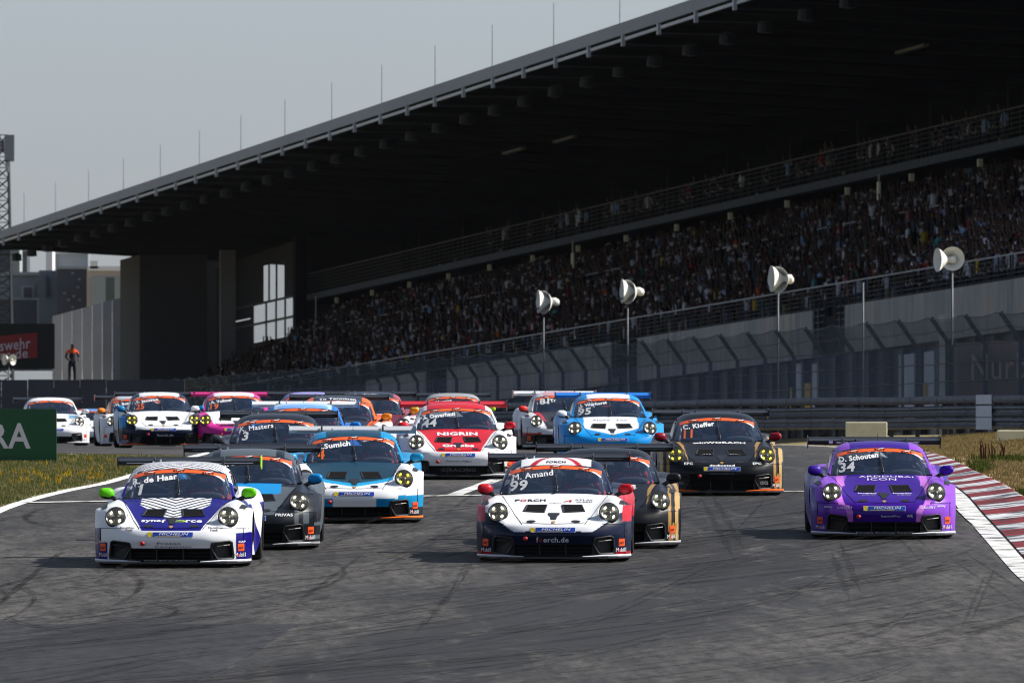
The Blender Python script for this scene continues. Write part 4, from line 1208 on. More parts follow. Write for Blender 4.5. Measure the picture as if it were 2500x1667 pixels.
# wiper
w = MB(); p0 = screen_pt(.03, .835, .025); p1 = screen_pt(.005, .97, .02); p2 = screen_pt(-.012, 1.11, .012)
w.tube([p0, p1], .009, 6); w.tube([p1, p2], [.008, .005], 6)
w.tube([p0, p0+Vector((-.02,-.03,-.01))], .016, 6)
PM['wiper'] = w.mesh("wiper", [M_BLACKP], True)

# headlight: bezel ring, bowl, four LED blocks, domed lens
def headlight_parts():
    n = Vector((.13, -.80, .50)).normalized()
    a = Vector((1, 0, 0)) - n*n.x; a.normalize(); b = a.cross(n)
    if b.z < 0: b = -b
    def P(u, v, h): return HL + a*u*.112 + b*v*.124 + n*h
    ring = lambda k, r, h: [P(r*math.cos(2*math.pi*i/k), r*math.sin(2*math.pi*i/k), h) for i in range(k)]
    k = 32
    bz = MB(); prof = [(1.10, -.03), (1.13, .010), (1.06, .026), (.985, .022), (.97, -.01)]
    Vv = []; Ff = []
    for r, h in prof: Vv += ring(k, r, h)
    for i in range(len(prof)-1):
        for j in range(k): Ff.append((i*k+j, i*k+(j+1) % k, (i+1)*k+(j+1) % k, (i+1)*k+j))
    bz.add(Vv, Ff)
    bowl = MB(); prof = [(.99, .012), (.85, -.006), (.55, -.02), (.28, -.014), (.24, .006), (.0, .008)]
    Vv = []; Ff = []
    for r, h in prof: Vv += ring(k, max(r, .001), h)
    for i in range(len(prof)-1):
        for j in range(k): Ff.append((i*k+j, i*k+(j+1) % k, (i+1)*k+(j+1) % k, (i+1)*k+j))
    bowl.add(Vv, Ff)
    leds = []
    for q in range(4):
        an = math.pi/4 + q*math.pi/2; led = MB()
        c, s = math.cos(an), math.sin(an)
        Vv = []; kk = 10
        for j in range(kk):
            t = 2*math.pi*j/kk; rr, tt = .11*math.cos(t), .17*math.sin(t)
            Vv.append(P(c*(.66+rr)-s*tt, s*(.66+rr)+c*tt, .002))
        for v in list(Vv): Vv.append(v + n*.016)
        led.add(Vv, [tuple(range(kk, 2*kk))] + [(j, (j+1) % kk, kk+(j+1) % kk, kk+j) for j in range(kk)])
        leds.append(led)
    ln = MB(); Vv = []; Ff = []; R = 7
    for i in range(R):
        t = i/(R-1); Vv += ring(k, max(1.02*math.cos(t*math.pi/2), .001), .016 + .052*math.sin(t*math.pi/2))
    for i in range(R-1):
        for j in range(k): Ff.append((i*k+j, i*k+(j+1) % k, (i+1)*k+(j+1) % k, (i+1)*k+j))
    ln.add(Vv, Ff)
    return bz, bowl, leds, ln
def flipx(me, name):
    m2 = me.copy(); m2.name = name
    bm = bmesh.new(); bm.from_mesh(m2)
    for v in bm.verts: v.co.x = -v.co.x
    bmesh.ops.reverse_faces(bm, faces=bm.faces[:]); bm.to_mesh(m2); bm.free()
    return m2
bz, bowl, leds, ln = headlight_parts()
PM['hl_ring_r'] = bz.mesh("bezel", [M_BLACKP], True); PM['hl_bowl_r'] = bowl.mesh("bowl", [M_BOWL], True)
PM['hl_lens_r'] = ln.mesh("lens", [M_LENS], True)
for q, ld in enumerate(leds):
    PM['hl_ledw%d_r' % q] = ld.mesh("led", [M_LEDW]); PM['hl_ledy%d_r' % q] = ld.mesh("led", [M_LEDY])
for k in [k for k in list(PM) if k.startswith('hl_')]:
    PM[k[:-1]+'l'] = flipx(PM[k], PM[k].name)

# mouth, ducts, vents, snorkel
def mouth_mesh():
    b = MB(); n = 24; y1 = .30
    for (xa, za), (xb, zb) in zip(MOUTH, MOUTH[1:]+MOUTH[:1]):
        pts = lerp_pts((xa, za), (xb, zb), n)
        Vv = []
        for x, z in pts:
            p = proj(BVH_FRONT, 'front', x, z, -.004); Vv += [tuple(p), (x*.97, y1, z)]
        b.add(Vv, [(2*i, 2*i+1, 2*i+3, 2*i+2) for i in range(n)])
    b.add([(-.47, y1, .09), (.47, y1, .09), (.47, y1, .23), (-.47, y1, .23)], [(0, 1, 2, 3)])
    return b.mesh("intake", [M_VOID])
PM['intake'] = mouth_mesh()
for q, x in enumerate((-.17, .15)):
    b = MB(); b.box((x-.006, .05, .095), (x+.006, .29, .222)); PM['intake_vane%d' % q] = b.mesh("intake_vane", [M_BLACKP])
b = MB()
for k in range(7): b.box((-.46, .16, .105+k*.017), (.46, .166, .109+k*.017))
PM['intake_mesh'] = b.mesh("intake_grille", [M_BLACKP])
def duct_mesh():
    b = MB()
    resample = lambda poly, n: [q for a_, b_ in zip(poly, poly[1:]+poly[:1]) for q in lerp_pts(a_, b_, n)[:-1]]
    cx, cz = .63, .215
    def ring(s, off, yoff=0.0, base=DUCT):
        out = []
        for x, z in resample(base, 4):
            x, z = cx+(x-cx)*s, cz+(z-cz)*s
            p = proj(BVH_FRONT, 'front', x, z, off); out.append((p.x, p.y+yoff, p.z))
        return out
    rs = [ring(1.0, .001), ring(1.0, .014), ring(.93, .018), ring(.82, .012), ring(.78, -.02, .03)]
    n = len(rs[0]); Vv = [p for r in rs for p in r]; Ff = []
    for i in range(len(rs)-1):
        for j in range(n): Ff.append((i*n+j, i*n+(j+1) % n, (i+1)*n+(j+1) % n, (i+1)*n+j))
    b.add(Vv, Ff, 0)
    last = rs[-1]; c = len(last)
    b.add(last, [tuple(range(c))], 1)
    # an air blade across the upper part
    pts = [proj(BVH_FRONT, 'front', x, z, .012) for x, z in ((.55,.262),(.63,.272),(.70,.279))]
    b.tube(pts, .010, 6, 0)
    return b.mesh("corner_duct", [M_BLACKP, M_DUCTP], False)
PM['duct_r'] = duct_mesh(); PM['duct_l'] = flipx(PM['duct_r'], "corner_duct")
def vent_mesh():
    b = MB(); cx, cy = .23, .745
    def ring(s, off, dz=0):
        out = []
        for (xa, ya), (xb, yb) in zip(VENT, VENT[1:]+VENT[:1]):
            for x, y in lerp_pts((xa, ya), (xb, yb), 4)[:-1]:
                p = proj(BVH_FRONT, 'top', cx+(x-cx)*s, cy+(y-cy)*s, off); out.append((p.x, p.y, p.z+dz))
        return out
    rs = [ring(1.0, 0), ring(.98, .012), ring(.90, .012), ring(.84, .004)]
    n = len(rs[0]); Ff = []
    for i in range(len(rs)-1):
        for j in range(n): Ff.append((i*n+j, i*n+(j+1) % n, (i+1)*n+(j+1) % n, (i+1)*n+j))
    b.add([p for r in rs for p in r], Ff, 0)
    b.add(rs[-1], [tuple(range(n))], 1)
    # the bonnet skin stands up behind the outlet like a low ramp
    return b.mesh("bonnet_vent", [M_BLACKP, M_VOID])
PM['vent_r'] = vent_mesh(); PM['vent_l'] = flipx(PM['vent_r'], "bonnet_vent")
v, f = decal_poly(SNORKEL, 'top', BVH_FRONT, .006, .03)
PM['snorkel'] = np_mesh("nose_duct", v, f, [M_BLACKP])
Vt, Ft = [], []
for sg in (-1, 1):
    el = [(sg*.275+.058*math.cos(t), .185+.045*math.sin(t)) for t in np.linspace(0, 2*math.pi, 14, endpoint=False)]
    v, f = decal_poly(el, 'top', BVH_FRONT, .004, .03)
    PM['slot_%d' % sg] = np_mesh("bonnet_slot", v, f, [M_BLACKP])
cr = [(-.022,.175),(.022,.175),(.024,.13),(0,.095),(-.024,.13)]
v, f = decal_poly(cr, 'top', BVH_FRONT, .006, .02)
PM['crest'] = np_mesh("crest", v, f, [M_GOLD])
# shut lines of the bonnet and bumper
Vt, Ft = [], []
def addto(vf):
    Ft.extend([tuple(i+len(Vt) for i in t) for t in vf[1]]); Vt.extend(vf[0])
for sg in (-1, 1):
    addto(strip_on([(sg*x, y) for x, y in lerp_pts((.385,.10),(.47,.40),6)+lerp_pts((.47,.40),(.60,1.0),8)[1:]+lerp_pts((.60,1.0),(.655,1.46),6)[1:]], .008, 'top'))
    addto(strip_on([(sg*x, z) for x, z in lerp_pts((.60,.475),(.92,.47),8)], .006, 'front'))
    addto(strip_on([(sg*x, z) for x, z in lerp_pts((.865,.47),(.875,.10),8)], .006, 'front'))
addto(strip_on([(x, .095+.06*(x/.385)**2) for x in np.linspace(-.385,.385,14)], .012, 'top'))
PM['seams'] = np_mesh("shut_line", Vt, Ft, [M_VOID])
# wheel-arch louvre panels on the fender tops
lv = [(.80,.62),(.865,.70),(.905,1.05),(.86,1.12),(.82,1.02)]
for tag, sg in (('r', 1), ('l', -1)):
    v, f = decal_poly([(sg*x, y) for x, y in lv], 'top', BVH_FRONT, .006, .05)
    PM['louvre_'+tag] = np_mesh("fender_louvre", v, f, [M_BLACKP])
# splitter
def splitter_mesh():
    b = MB(); out = []; inn = []
    for x, y in ((0,.0),(.22,.008),(.42,.033),(.56,.085),(.68,.16),(.80,.275),(.885,.40),(.935,.54),(.955,.66)):
        out.append((x, y-.035)); inn.append((x*.93, y+.16))
    pl = [(-x, y) for x, y in out[::-1]] + out[1:] + inn[::-1] + [(-x, y) for x, y in inn[1:]]
    b.prism(pl, .052, .078, 0, lambda p, q, t: (p, q, t))
    return b.mesh("splitter", [M_CARBON])
PM['splitter'] = splitter_mesh()
def lip_mesh(sg):
    b = MB(); pts = []
    for x, y in ((.36,.022),(.42,.033),(.50,.06),(.56,.085),(.62,.12),(.68,.16),(.75,.225),(.80,.275),(.885,.40),(.935,.54),(.952,.64)):
        pts.append((x, y-.037))
    Vv = []; Ff = []
    for i, (x, y) in enumerate(pts):
        h = .008 + .018*min(1, i/4)
        Vv += [(sg*x, y, .074), (sg*x, y-.008, .074+h*.5), (sg*x*.995, y+.02, .074+h)]
    for i in range(len(pts)-1):
        for k in range(2): Ff.append((3*i+k, 3*i+3+k, 3*i+4+k, 3*i+1+k))
    b.add(Vv, Ff)
    return b.mesh("splitter_lip", [M_OBJ])
PM['lip_r'] = lip_mesh(1); PM['lip_l'] = lip_mesh(-1)
# mirrors
def mirror_mesh(sg):
    b = MB(); k, R = 20, 10
    def P(u, v):
        t, ph = 2*math.pi*u/k, -math.pi/2 + math.pi*v/R
        sp = lambda w, e: math.copysign(abs(w)**e, w)
        x = .096*sp(math.cos(ph), .8)*sp(math.cos(t), .75); z = .068*sp(math.sin(ph), .9)
        y = .07*sp(math.cos(ph), .9)*sp(math.sin(t), .9)
        z *= 1 + .25*(x/.096 if x < 0 else .0) * -.9
        return (sg*(.872+x), 1.66+y-.25*x, .862+z+.10*x)
    Vv = [P(i, j) for j in range(R+1) for i in range(k)]
    top = MB(); F0 = []; F1 = []
    for j in range(R):
        for i in range(k):
            f = (j*k+i, j*k+(i+1) % k, (j+1)*k+(i+1) % k, (j+1)*k+i)
            (F1 if j < 3 else F0).append(f)
    b.add(Vv, F0, 0); n = len(F0); b.f += F1; b.m += [1]*len(F1)
    st = MB(); st.tube([(sg*.735,1.63,.765),(sg*.775,1.63,.80),(sg*.83,1.65,.825)], [.035,.026,.03], 8)
    return b.mesh("mirror_housing", [M_OBJ, M_MIR], True), st.mesh("mirror_arm", [M_MIR], True)
PM['mir_r'], PM['marm_r'] = mirror_mesh(1); PM['mir_l'], PM['marm_l'] = mirror_mesh(-1)
# rear wing
def wing_mesh():
    b = MB(); half = .8875
    prof = [(.0,-.022),(-.006,-.012),(-.006,.022),(.0,.034),(.10,.036),(.20,.038),(.29,.052),(.30,.050),(.20,.006),(.10,-.014),(.03,-.026)]
    tf = lambda p, q, t: (t, 4.30+p, 1.165+q*.95+p*.10)
    b.prism(prof, -half, half, 0, tf)
    return b.mesh("wing_blade", [M_OBJ])
PM['wing'] = wing_mesh()
b = MB(); b.prism([(4.24,1.245),(4.60,1.265),(4.63,1.23),(4.62,1.11),(4.50,1.085),(4.30,1.13),(4.24,1.19)], 0, .010, 0, lambda p, q, t: (.8875+t, p, q))
PM['plate_r'] = b.mesh("end_plate", [M_OBJ]); PM['plate_l'] = flipx(PM['plate_r'], "end_plate")
b = MB()
b.tube([(.43,4.10,.88),(.43,4.16,1.08),(.43,4.24,1.215),(.43,4.36,1.245),(.43,4.44,1.215)], .013, 6)
PM['neck_r'] = b.mesh("swan_neck", [M_BLACKP]); PM['neck_l'] = flipx(PM['neck_r'], "swan_neck")
b = MB()   # silver line along the wing's leading part
b.box((-.78, 4.284, 1.168), (.80, 4.292, 1.176))
PM['wing_line'] = b.mesh("wing_stripe", [M_OBJ])
b = MB()   # forked roof bracket
b.prism([(-.058,0),(.058,0),(.056,.075),(.046,.098),(.036,.085),(.028,.03),(-.026,.03),(-.036,.065),(-.046,.075),(-.058,.06)], 3.10, 3.13, 0, lambda p, q, t: (-.335+p, t, 1.15+q))
PM['fork'] = b.mesh("roof_fork", [M_OBJ])
b = MB(); b.tube([(.0,2.9,1.21),(.0,2.93,1.33)], [.004,.0025], 5); b.box((-.012,2.86,1.21),(.012,2.92,1.23))
PM['aerial'] = b.mesh("aerial", [M_BLACKP])
# wheels
def tyre(r, w):
    b = MB()
    b.lathe([(r*.70,-w/2),(r*.90,-w/2),(r*.975,-w/2+.02),(r,-w/2+.05),(r,w/2-.05),(r*.975,w/2-.02),(r*.90,w/2),(r*.70,w/2)], 36, 0, 'x')
    return b.mesh("tyre", [M_TYRE], True)
def rim(r, w):
    b = MB(); r = r*.70
    b.lathe([(r,-w/2+.01),(r*.93,-w/2+.02),(r*.93,w/2-.02),(r,w/2-.01)], 32, 0, 'x')
    for sx in (w/2-.05, -w/2+.05):
        for k in range(10):
            t = 2*math.pi*k/10
            b.bar((sx, r*.16*math.cos(t), r*.16*math.sin(t)), (sx*.95, r*.93*math.cos(t), r*.93*math.sin(t)), .03, .02, 0, up=(1,0,0))
        b.lathe([(0.001,sx+.02),(r*.2,sx+.02),(r*.2,sx-.02),(0.001,sx-.02)], 14, 0, 'x')
    return b.mesh("rim", [M_RIM])
PM['tyre_f'] = tyre(.325,.285); PM['tyre_r'] = tyre(.345,.315); PM['rim_f'] = rim(.325,.285); PM['rim_r'] = rim(.345,.315)
# cockpit
b = MB()
b.add([(-.64,1.44,.765),(.64,1.44,.765),(.66,1.75,.79),(-.66,1.75,.79),(-.66,1.95,.70),(.66,1.95,.70)], [(0,1,2,3),(3,2,5,4)])
b.tube([(.335+.19*math.cos(t),1.80,.80+.035*math.sin(t)) for t in np.linspace(0,math.pi,9)], .05, 6)
PM['dash'] = b.mesh("dashboard", [M_DASH], True)
b = MB(); b.add([(-.70,1.5,.55),(.70,1.5,.55),(.70,3.7,.60),(-.70,3.7,.60)], [(0,1,2,3)])
b.add([(-.70,3.3,.55),(.70,3.3,.55),(.60,3.55,.86),(-.60,3.55,.86)], [(0,1,2,3)])
PM['tub'] = b.mesh("cockpit_floor", [M_DASH])
b = MB()
def arc(y, z0=.6): return [(-.60,y,z0),(-.585,y,.85),(-.53,y,1.02),(-.40,y,1.10),(0,y,1.125),(.40,y,1.10),(.53,y,1.02),(.585,y,.85),(.60,y,z0)]
b.tube(arc(2.62), .022, 8); b.tube(arc(2.12, .75)[1:-1], .020, 8)
b.tube([(-.53,2.62,1.03),(.50,2.66,.62)], .020, 8); b.tube([(.50,2.62,1.05),(-.53,2.66,.62)], .020, 8)
b.tube([(-.56,2.63,.82),(.56,2.63,.82)], .018, 8)
for sg in (-1, 1):
    b.tube([(sg*.585,1.80,.80),(sg*.535,2.12,1.03),(sg*.52,2.62,1.06)], .019, 8)
    b.tube([(sg*.45,2.62,1.09),(sg*.45,3.4,.80)], .019, 8)
    b.tube([(sg*.05,2.62,1.10),(sg*.45,3.2,.75)], .018, 8)
PM['cage'] = b.mesh("roll_cage", [M_CAGE], True)
def seat_mesh(cx):
    b = MB()
    pr = [(-.20,.62),(.20,.62),(.26,.82),(.235,.90),(.17,.93),(.20,1.0),(.17,1.07),(.06,1.09),(-.06,1.09),(-.17,1.07),(-.20,1.0),(-.17,.93),(-.235,.90),(-.26,.82)]
    b.prism(pr, 2.50, 2.58, 0, lambda p, q, t: (cx+p, t+(q-.62)*.12, q))
    for sg in (-1, 1):
        b.prism([(2.28,.80),(2.52,.80),(2.56,.93),(2.36,.92)], 0, .03, 0, lambda p, q, t: (cx+sg*(.245+t), p, q))
        b.prism([(2.34,.95),(2.56,.95),(2.60,1.07),(2.40,1.06)], 0, .03, 0, lambda p, q, t: (cx+sg*(.18+t), p, q))
    return b.mesh("seat", [M_SEAT])
PM['seat'] = seat_mesh(.335)
b = MB()   # pale sheets and boxes behind the passenger side
b.box((-.50,2.9,.72),(-.18,3.1,.93)); b.box((-.08,2.75,.66),(.06,2.8,.80)); b.box((.06,3.0,.86),(.16,3.02,1.0))
PM['kit'] = b.mesh("cockpit_equipment", [mat("equipment_grey", (.16,.18,.20), .6)])
b = MB(); b.lathe([(.155,-.012),(.17,0),(.155,.012),(.14,0),(.155,-.012)], 24, 0, 'y', at=(.335,1.98,.80)); b.bar((.20,1.98,.80),(.47,1.98,.80),.03)
PM['wheel_st'] = b.mesh("steering_wheel", [M_DASH])
b = MB(); b.lathe([(.001,-.03),(.02,-.026),(.03,0),(.02,.026),(.001,.03)], 12, 0, 'x'); 
PM['strap'] = b.mesh("tow_strap", [M_RED], True)
# underbody block so no daylight shows below the sills
b = MB(); b.box((-.80,.35,.07),(.80,4.3,.30)); b.box((-.66,.34,.30),(.66,1.45,.40))
for yy in (.98, 3.44): b.box((-.62,yy-.36,.30),(.62,yy+.36,.54))
PM['under'] = b.mesh("underbody", [M_VOID])
# the advert plate under the bonnet
MICH = (-.275, .385, .27, .438)
def rect_grid(x0, z0, x1, z1): return [(x0,z0),(x1,z0),(x1,z1),(x0,z1)]
PM['plate_white'] = np_mesh("plate_border", *decal_poly(rect_grid(-.278,.375,.272,.434), 'front', BVH_FRONT, .004, .05), [mat("plate_border", (.7,.7,.72), .4)])
PM['plate_blue'] = np_mesh("plate_field", *decal_poly(rect_grid(-.215,.379,.268,.430), 'front', BVH_FRONT, .007, .05), [mat("plate_blue", lin(18,62,160), .4)])
PM['plate_yellow'] = np_mesh("plate_end", *decal_poly([(-.274,.379),(-.235,.379),(-.215,.404),(-.235,.430),(-.274,.430)], 'front', BVH_FRONT, .009, .05), [mat("plate_yellow", lin(236,206,30), .4)])
M_TXT = {}
def txt_mat(c):
    k = tuple(round(v, 3) for v in c)
    if k not in M_TXT: M_TXT[k] = mat("lettering_%d" % len(M_TXT), c, .45)
    return M_TXT[k]
PM['plate_word'] = np_mesh("plate_lettering", *decal_text("MICHELIN", .035, .407, .026, .355, 'front', BVH_FRONT, .011, bold=.03, shear=.25), [txt_mat(WHITE)])
PM['plate_rule'] = np_mesh("plate_rule", *decal_poly(rect_grid(-.19,.382,.12,.385), 'front', BVH_FRONT, .010, .05), [txt_mat(lin(236,206,30))])
# corner stickers
def corner(tag, sg):
    PM['sx_'+tag] = np_mesh("corner_badge", *decal_poly(rect_grid(sg*.835-.036,.20,sg*.835+.036,.29), 'front', BVH_FRONT, .004, .03), [mat("badge_orange", lin(240,84,22), .4)])
    PM['sxw_'+tag] = np_mesh("corner_badge_lettering", *decal_text("SIXT", sg*.833, .238, .030, .052, 'front', BVH_FRONT, .008, bold=.03), [txt_mat((.006,.006,.006))])
    PM['mb_'+tag] = np_mesh("corner_lettering", *decal_text("Mobil1", sg*.825, .155, .050, .115, 'front', BVH_FRONT, .006, bold=.03), [txt_mat(WHITE)])
    PM['mo_'+tag] = np_mesh("corner_letter", *decal_text("o", sg*.825-.019, .150, .036, .020, 'front', BVH_FRONT, .010, bold=.05), [txt_mat((.6,.01,.03))])
corner('r', 1); corner('l', -1)
PM['void'] = None

def part(name, me, parent, color=None, label=None):
    o = link(name, me, parent)
    if color is not None: o.color = (*color, 1)
    if label: o["label"] = label
    return o

BODY = {}
def body_mesh(cell, livery):
    if cell not in BODY: BODY[cell] = body_arrays(cell)
    V, F = BODY[cell]
    c = np.array(livery(V[:, 0], V[:, 1], V[:, 2]), dtype=np.float32)
    ax = np.abs(V[:, 0])      # bare black lower moulding between the intakes and along the floor
    c[(V[:, 1] < .75) & (((V[:, 2] < .236) & (ax < .60)) | (V[:, 2] < .100))] = (.011, .012, .014)
    return np_mesh("body", V, F.copy(), [M_PAINT], smooth=True, colors=c)

def ground_z(Y):
    return float(np.interp(Y, GY, GZ))

def build_car(spec):
    x, d, yaw = spec['at']
    zz = ground_z(d); slope = (ground_z(d+4) - ground_z(d)) / 4
    root = link(spec.get('name', "race_car"), None, None, (x, d, zz))
    root.empty_display_size = .5
    root.rotation_euler = (math.atan(slope), 0, math.radians(yaw))
    props(root, spec['label'], "race car", "race cars in the pack")
    near = spec.get('detail', 1)
    body = part("body", body_mesh(spec.get('cell', .02), spec['paint']), root)
    for nm, key in (("bonnet_vent", 'vent_r'), ("bonnet_vent", 'vent_l'), ("nose_duct", 'snorkel'), ("bonnet_slot", 'slot_1'), ("bonnet_slot", 'slot_-1'),
                    ("crest", 'crest'), ("shut_line", 'seams'), ("fender_louvre", 'louvre_r'), ("fender_louvre", 'louvre_l'),
                    ("corner_duct", 'duct_r'), ("corner_duct", 'duct_l'), ("intake", 'intake'), ("intake_vane", 'intake_vane0'), ("intake_vane", 'intake_vane1'), ("intake_grille", 'intake_mesh')):
        part(nm, PM[key], body)
    part("underbody", PM['under'], root)
    part("splitter", PM['splitter'], root)
    for t in 'rl': part("splitter_lip", PM['lip_'+t], root, spec.get('lip', (.55,.57,.6)))
    ws = part("windscreen", PM['windscreen'], root)
    part("sun_strip", PM['sun_strip'], ws)
    for q in range(3): part("strip_lettering", PM['strip_word%d' % q], ws); part("strip_mark", PM['strip_mark%d' % q], ws)
    part("wiper", PM['wiper'], ws); part("corner_sticker", PM['corner_sticker'], ws)
    part("rear_window", PM['rear_window'], root)
    for t in 'rl': part("door_window", PM['door_window_'+t], root)
    led = 'y' if spec.get('led') == 'y' else 'w'
    for t in 'rl':
        h = part("headlight", PM['hl_ring_'+t], root)
        part("bowl", PM['hl_bowl_'+t], h); part("lens", PM['hl_lens_'+t], h)
        for q in range(4): part("led", PM['hl_led%s%d_%s' % (led, q, t)], h)
        mi = part("mirror", PM['mir_'+t], root, spec.get('mirror', BLACK)); part("mirror_arm", PM['marm_'+t], mi)
    wg = part("rear_wing", PM['wing'], root, spec.get('wing', (.012,.013,.015)))
    for t in 'rl':
        part("end_plate", PM['plate_'+t], wg, spec.get('plate_'+t, spec.get('plate', (.012,.013,.015)))); part("swan_neck", PM['neck_'+t], wg)
    part("wing_stripe", PM['wing_line'], wg, spec.get('wing_line', (.10,.12,.15)))
    part("roof_fork", PM['fork'], root, spec.get('fork', WHITE)); part("aerial", PM['aerial'], root)
    for fy, k, tr in ((.98, 'f', .79), (3.44, 'r', .795)):
        for sg in (1, -1):
            w = part("wheel", PM['tyre_'+k], root); w.location = (sg*tr, fy, .325 if k == 'f' else .345)
            part("rim", PM['rim_'+k], w)
    cg = part("roll_cage", PM['cage'], root); part("dashboard", PM['dash'], root); part("seat", PM['seat'], root)
    part("cockpit_floor", PM['tub'], root); part("cockpit_equipment", PM['kit'], root); part("steering_wheel", PM['wheel_st'], root)
    s = part("tow_strap", PM['strap'], root); p = proj(BVH_FRONT, 'front', -.338, .305, .02); s.location = p
    if spec.get('plate_ad', True):
        pb = part("advert_plate", PM['plate_white'], root)
        for nm, key in (("plate_field", 'plate_blue'), ("plate_end", 'plate_yellow'), ("plate_lettering", 'plate_word'), ("plate_rule", 'plate_rule')):
            part(nm, PM[key], pb)
    for t in 'rl':
        c = part("corner_badge", PM['sx_'+t], root); part("corner_badge_lettering", PM['sxw_'+t], c)
        part("corner_lettering", PM['mb_'+t], c); part("corner_letter", PM['mo_'+t], c)
    for tx in spec.get('text', []):
        s_, cx_, cz_, h_, w_, colr = tx[:6]; kw = tx[6] if len(tx) > 6 else {}
        kw = dict(kw); bv = {'screen': BVH_SCREEN, 'roof': BVH_ROOF}.get(kw.pop('on', None), BVH_FRONT)
        v, f = decal_text(s_, cx_, cz_, h_, w_, kw.pop('mode', 'front'), bv, **kw)
        part("lettering", np_mesh("lettering", v, f, [txt_mat(colr)]), root)
    for pg in spec.get('shapes', []):
        pts, colr = pg[:2]; kw = dict(pg[2]) if len(pg) > 2 else {}
        bv = {'screen': BVH_SCREEN, 'roof': BVH_ROOF}.get(kw.pop('on', None), BVH_FRONT)
        v, f = decal_poly(pts, kw.pop('mode', 'front'), bv, **kw)
        part("livery_mark", np_mesh("livery_mark", v, f, [txt_mat(colr)]), root)
    return root
# ================================================================== the twenty-one cars
def base(c):
    c = np.array(c, float)
    return lambda x: np.tile(c, (len(x), 1))
def put(C, m, c): C[m] = np.array(c)
def hood(x, y, z): return (y < 1.62) & (z > .44) & (np.abs(x) < .47+.13*np.clip(y, 0, 1.4))      # between the bonnet shut lines
def roofc(x, y, half=.42): return (y > 2.0) & (np.abs(x) < half)
NAVY = lin(7,20,48); BLUE = lin(18,12,112); GOLD = lin(158,122,64); ORNG = lin(232,100,28); CYAN = lin(2,132,184)
SILV = (.42,.45,.50)

def p_stripes(x, y, z):
    C = base(WHITE)(x); ax = np.abs(x)
    put(C, (y < 1.62) & (ax < .355+.24*np.clip(y-.05, 0, 1.5)) & (z > .452), BLUE)
    ph = (y-1.0*ax+3)/.115
    zone = (y < 1.62) & (ax < .06+.62*np.clip(y-.50, 0, 2)) & (ax < .43) & (z > .58)
    put(C, zone, WHITE); put(C, zone & ((ph % 1) < .40), NAVY)
    put(C, (y > 2.0) & ((((y*1.15+.42*ax)/.085) % 1) < .40) & (ax < .53), NAVY)
    put(C, (y > 1.55) & (y < 1.98) & (ax > .5) & (z < .99), BLUE)
    put(C, (x > .775) & (z < .42) & (y < .7), BLUE); put(C, (x < -.775) & (z < .31) & (y < .7), BLUE); put(C, (x < -.86) & (z < .47) & (y < .8), BLUE)
    put(C, (y > 1.6) & (ax > .80) & (z < .72) & (((y*.9+z*1.4) % 1.25) < .62), BLUE)
    return C
def p_navy(x, y, z):
    C = base(NAVY)(x); ax = np.abs(x)
    put(C, (y < 1.62) & (z > .385) & ((ax < .49) | (z > .385+(ax-.49)*.66)) & (ax < .875), WHITE)
    put(C, (ax > .845) & (z > .50) & (z < .69) & (y < 1.2), lin(176,20,36))
    put(C, (y > 1.62) & (y < 3.9) & (ax > .7) & (z < .80) & (z > .5), lin(176,20,36))
    put(C, roofc(x, y, .44), WHITE); put(C, (y > 2.0) & (y < 3) & (np.abs(ax-.27+.4*(y-2.1)) < .04), lin(176,20,36))
    put(C, (ax > .76) & (z < .125) & (y < .7), lin(176,20,36))
    return C
def p_purple(x, y, z):
    LP, DP, PK = lin(130,66,190), lin(52,10,130), lin(188,112,206)
    C = base(LP)(x); ax = np.abs(x)
    e = .45+.10*np.sin(np.clip(z-.36, 0, .5)*7.0)-.04*(z < .45)
    put(C, (y < 1.62) & (ax < e), DP)
    put(C, (y < 1.1) & (ax > e) & (ax < e+.085), PK)
    put(C, (y < 1.5) & (y > .85) & (ax > .50) & (ax < .60), PK)
    put(C, (x < -.72) & (z < .50) & (y < .9), lin(84,36,168)); put(C, (x < -.90), lin(58,24,140))
    put(C, roofc(x, y, .40), DP); put(C, (y > 2.4) & (ax > .78) & (z > .5), DP)
    return C
def p_grey(x, y, z):
    C = base(lin(20,24,30))(x); ax = np.abs(x); MG = lin(78,86,92)
    put(C, (y < 1.3) & (z > .45) & (ax > .20-.05*y) & (ax < .36+.22*np.clip(y, 0, 1.3)), MG)
    put(C, (y < 1.5) & (y > .93) & (ax < .44), lin(10,132,196))
    put(C, (np.abs(ax-.66) < .025) & (z < .50) & (z > .33) & (y < .6), MG); put(C, (np.abs(ax-.78) < .035) & (z < .50) & (z > .33) & (y < .7), MG)
    put(C, (ax > .77) & (z > .13) & (z < .18) & (y < .7), MG); put(C, (ax > .88) & (z > .31) & (z < .35) & (y < .8), MG)
    put(C, roofc(x, y, .36), MG); put(C, (y > 2) & (ax > .47), lin(70,78,86))
    return C
def p_gold(x, y, z):
    C = base(lin(11,13,17))(x); ax = np.abs(x)
    put(C, (y < 1.5) & (z > .47) & (np.abs(ax-(.47+.13*y)-.06*np.clip(1.1-y, 0, 1)+.05) < .024*np.clip(y*1.3-.25, 0, 1.2)), GOLD)
    put(C, (y < 1.2) & (ax > .785) & (ax < .822) & (z > .22), GOLD); put(C, (y < 1.2) & (ax > .872) & (ax < .918+.02*(z > .5)) & (z > .10+.0*z), lin(176,144,88))
    put(C, (y < .9) & (ax > .79) & (z < .33) & (ax < .90) & (np.abs(ax-(.80+(z-.08)*.34)) < .035), GOLD)
    put(C, (y > 1.62) & (ax > .8) & ((y*1.0+z) % .9 < .30), GOLD)
    return C
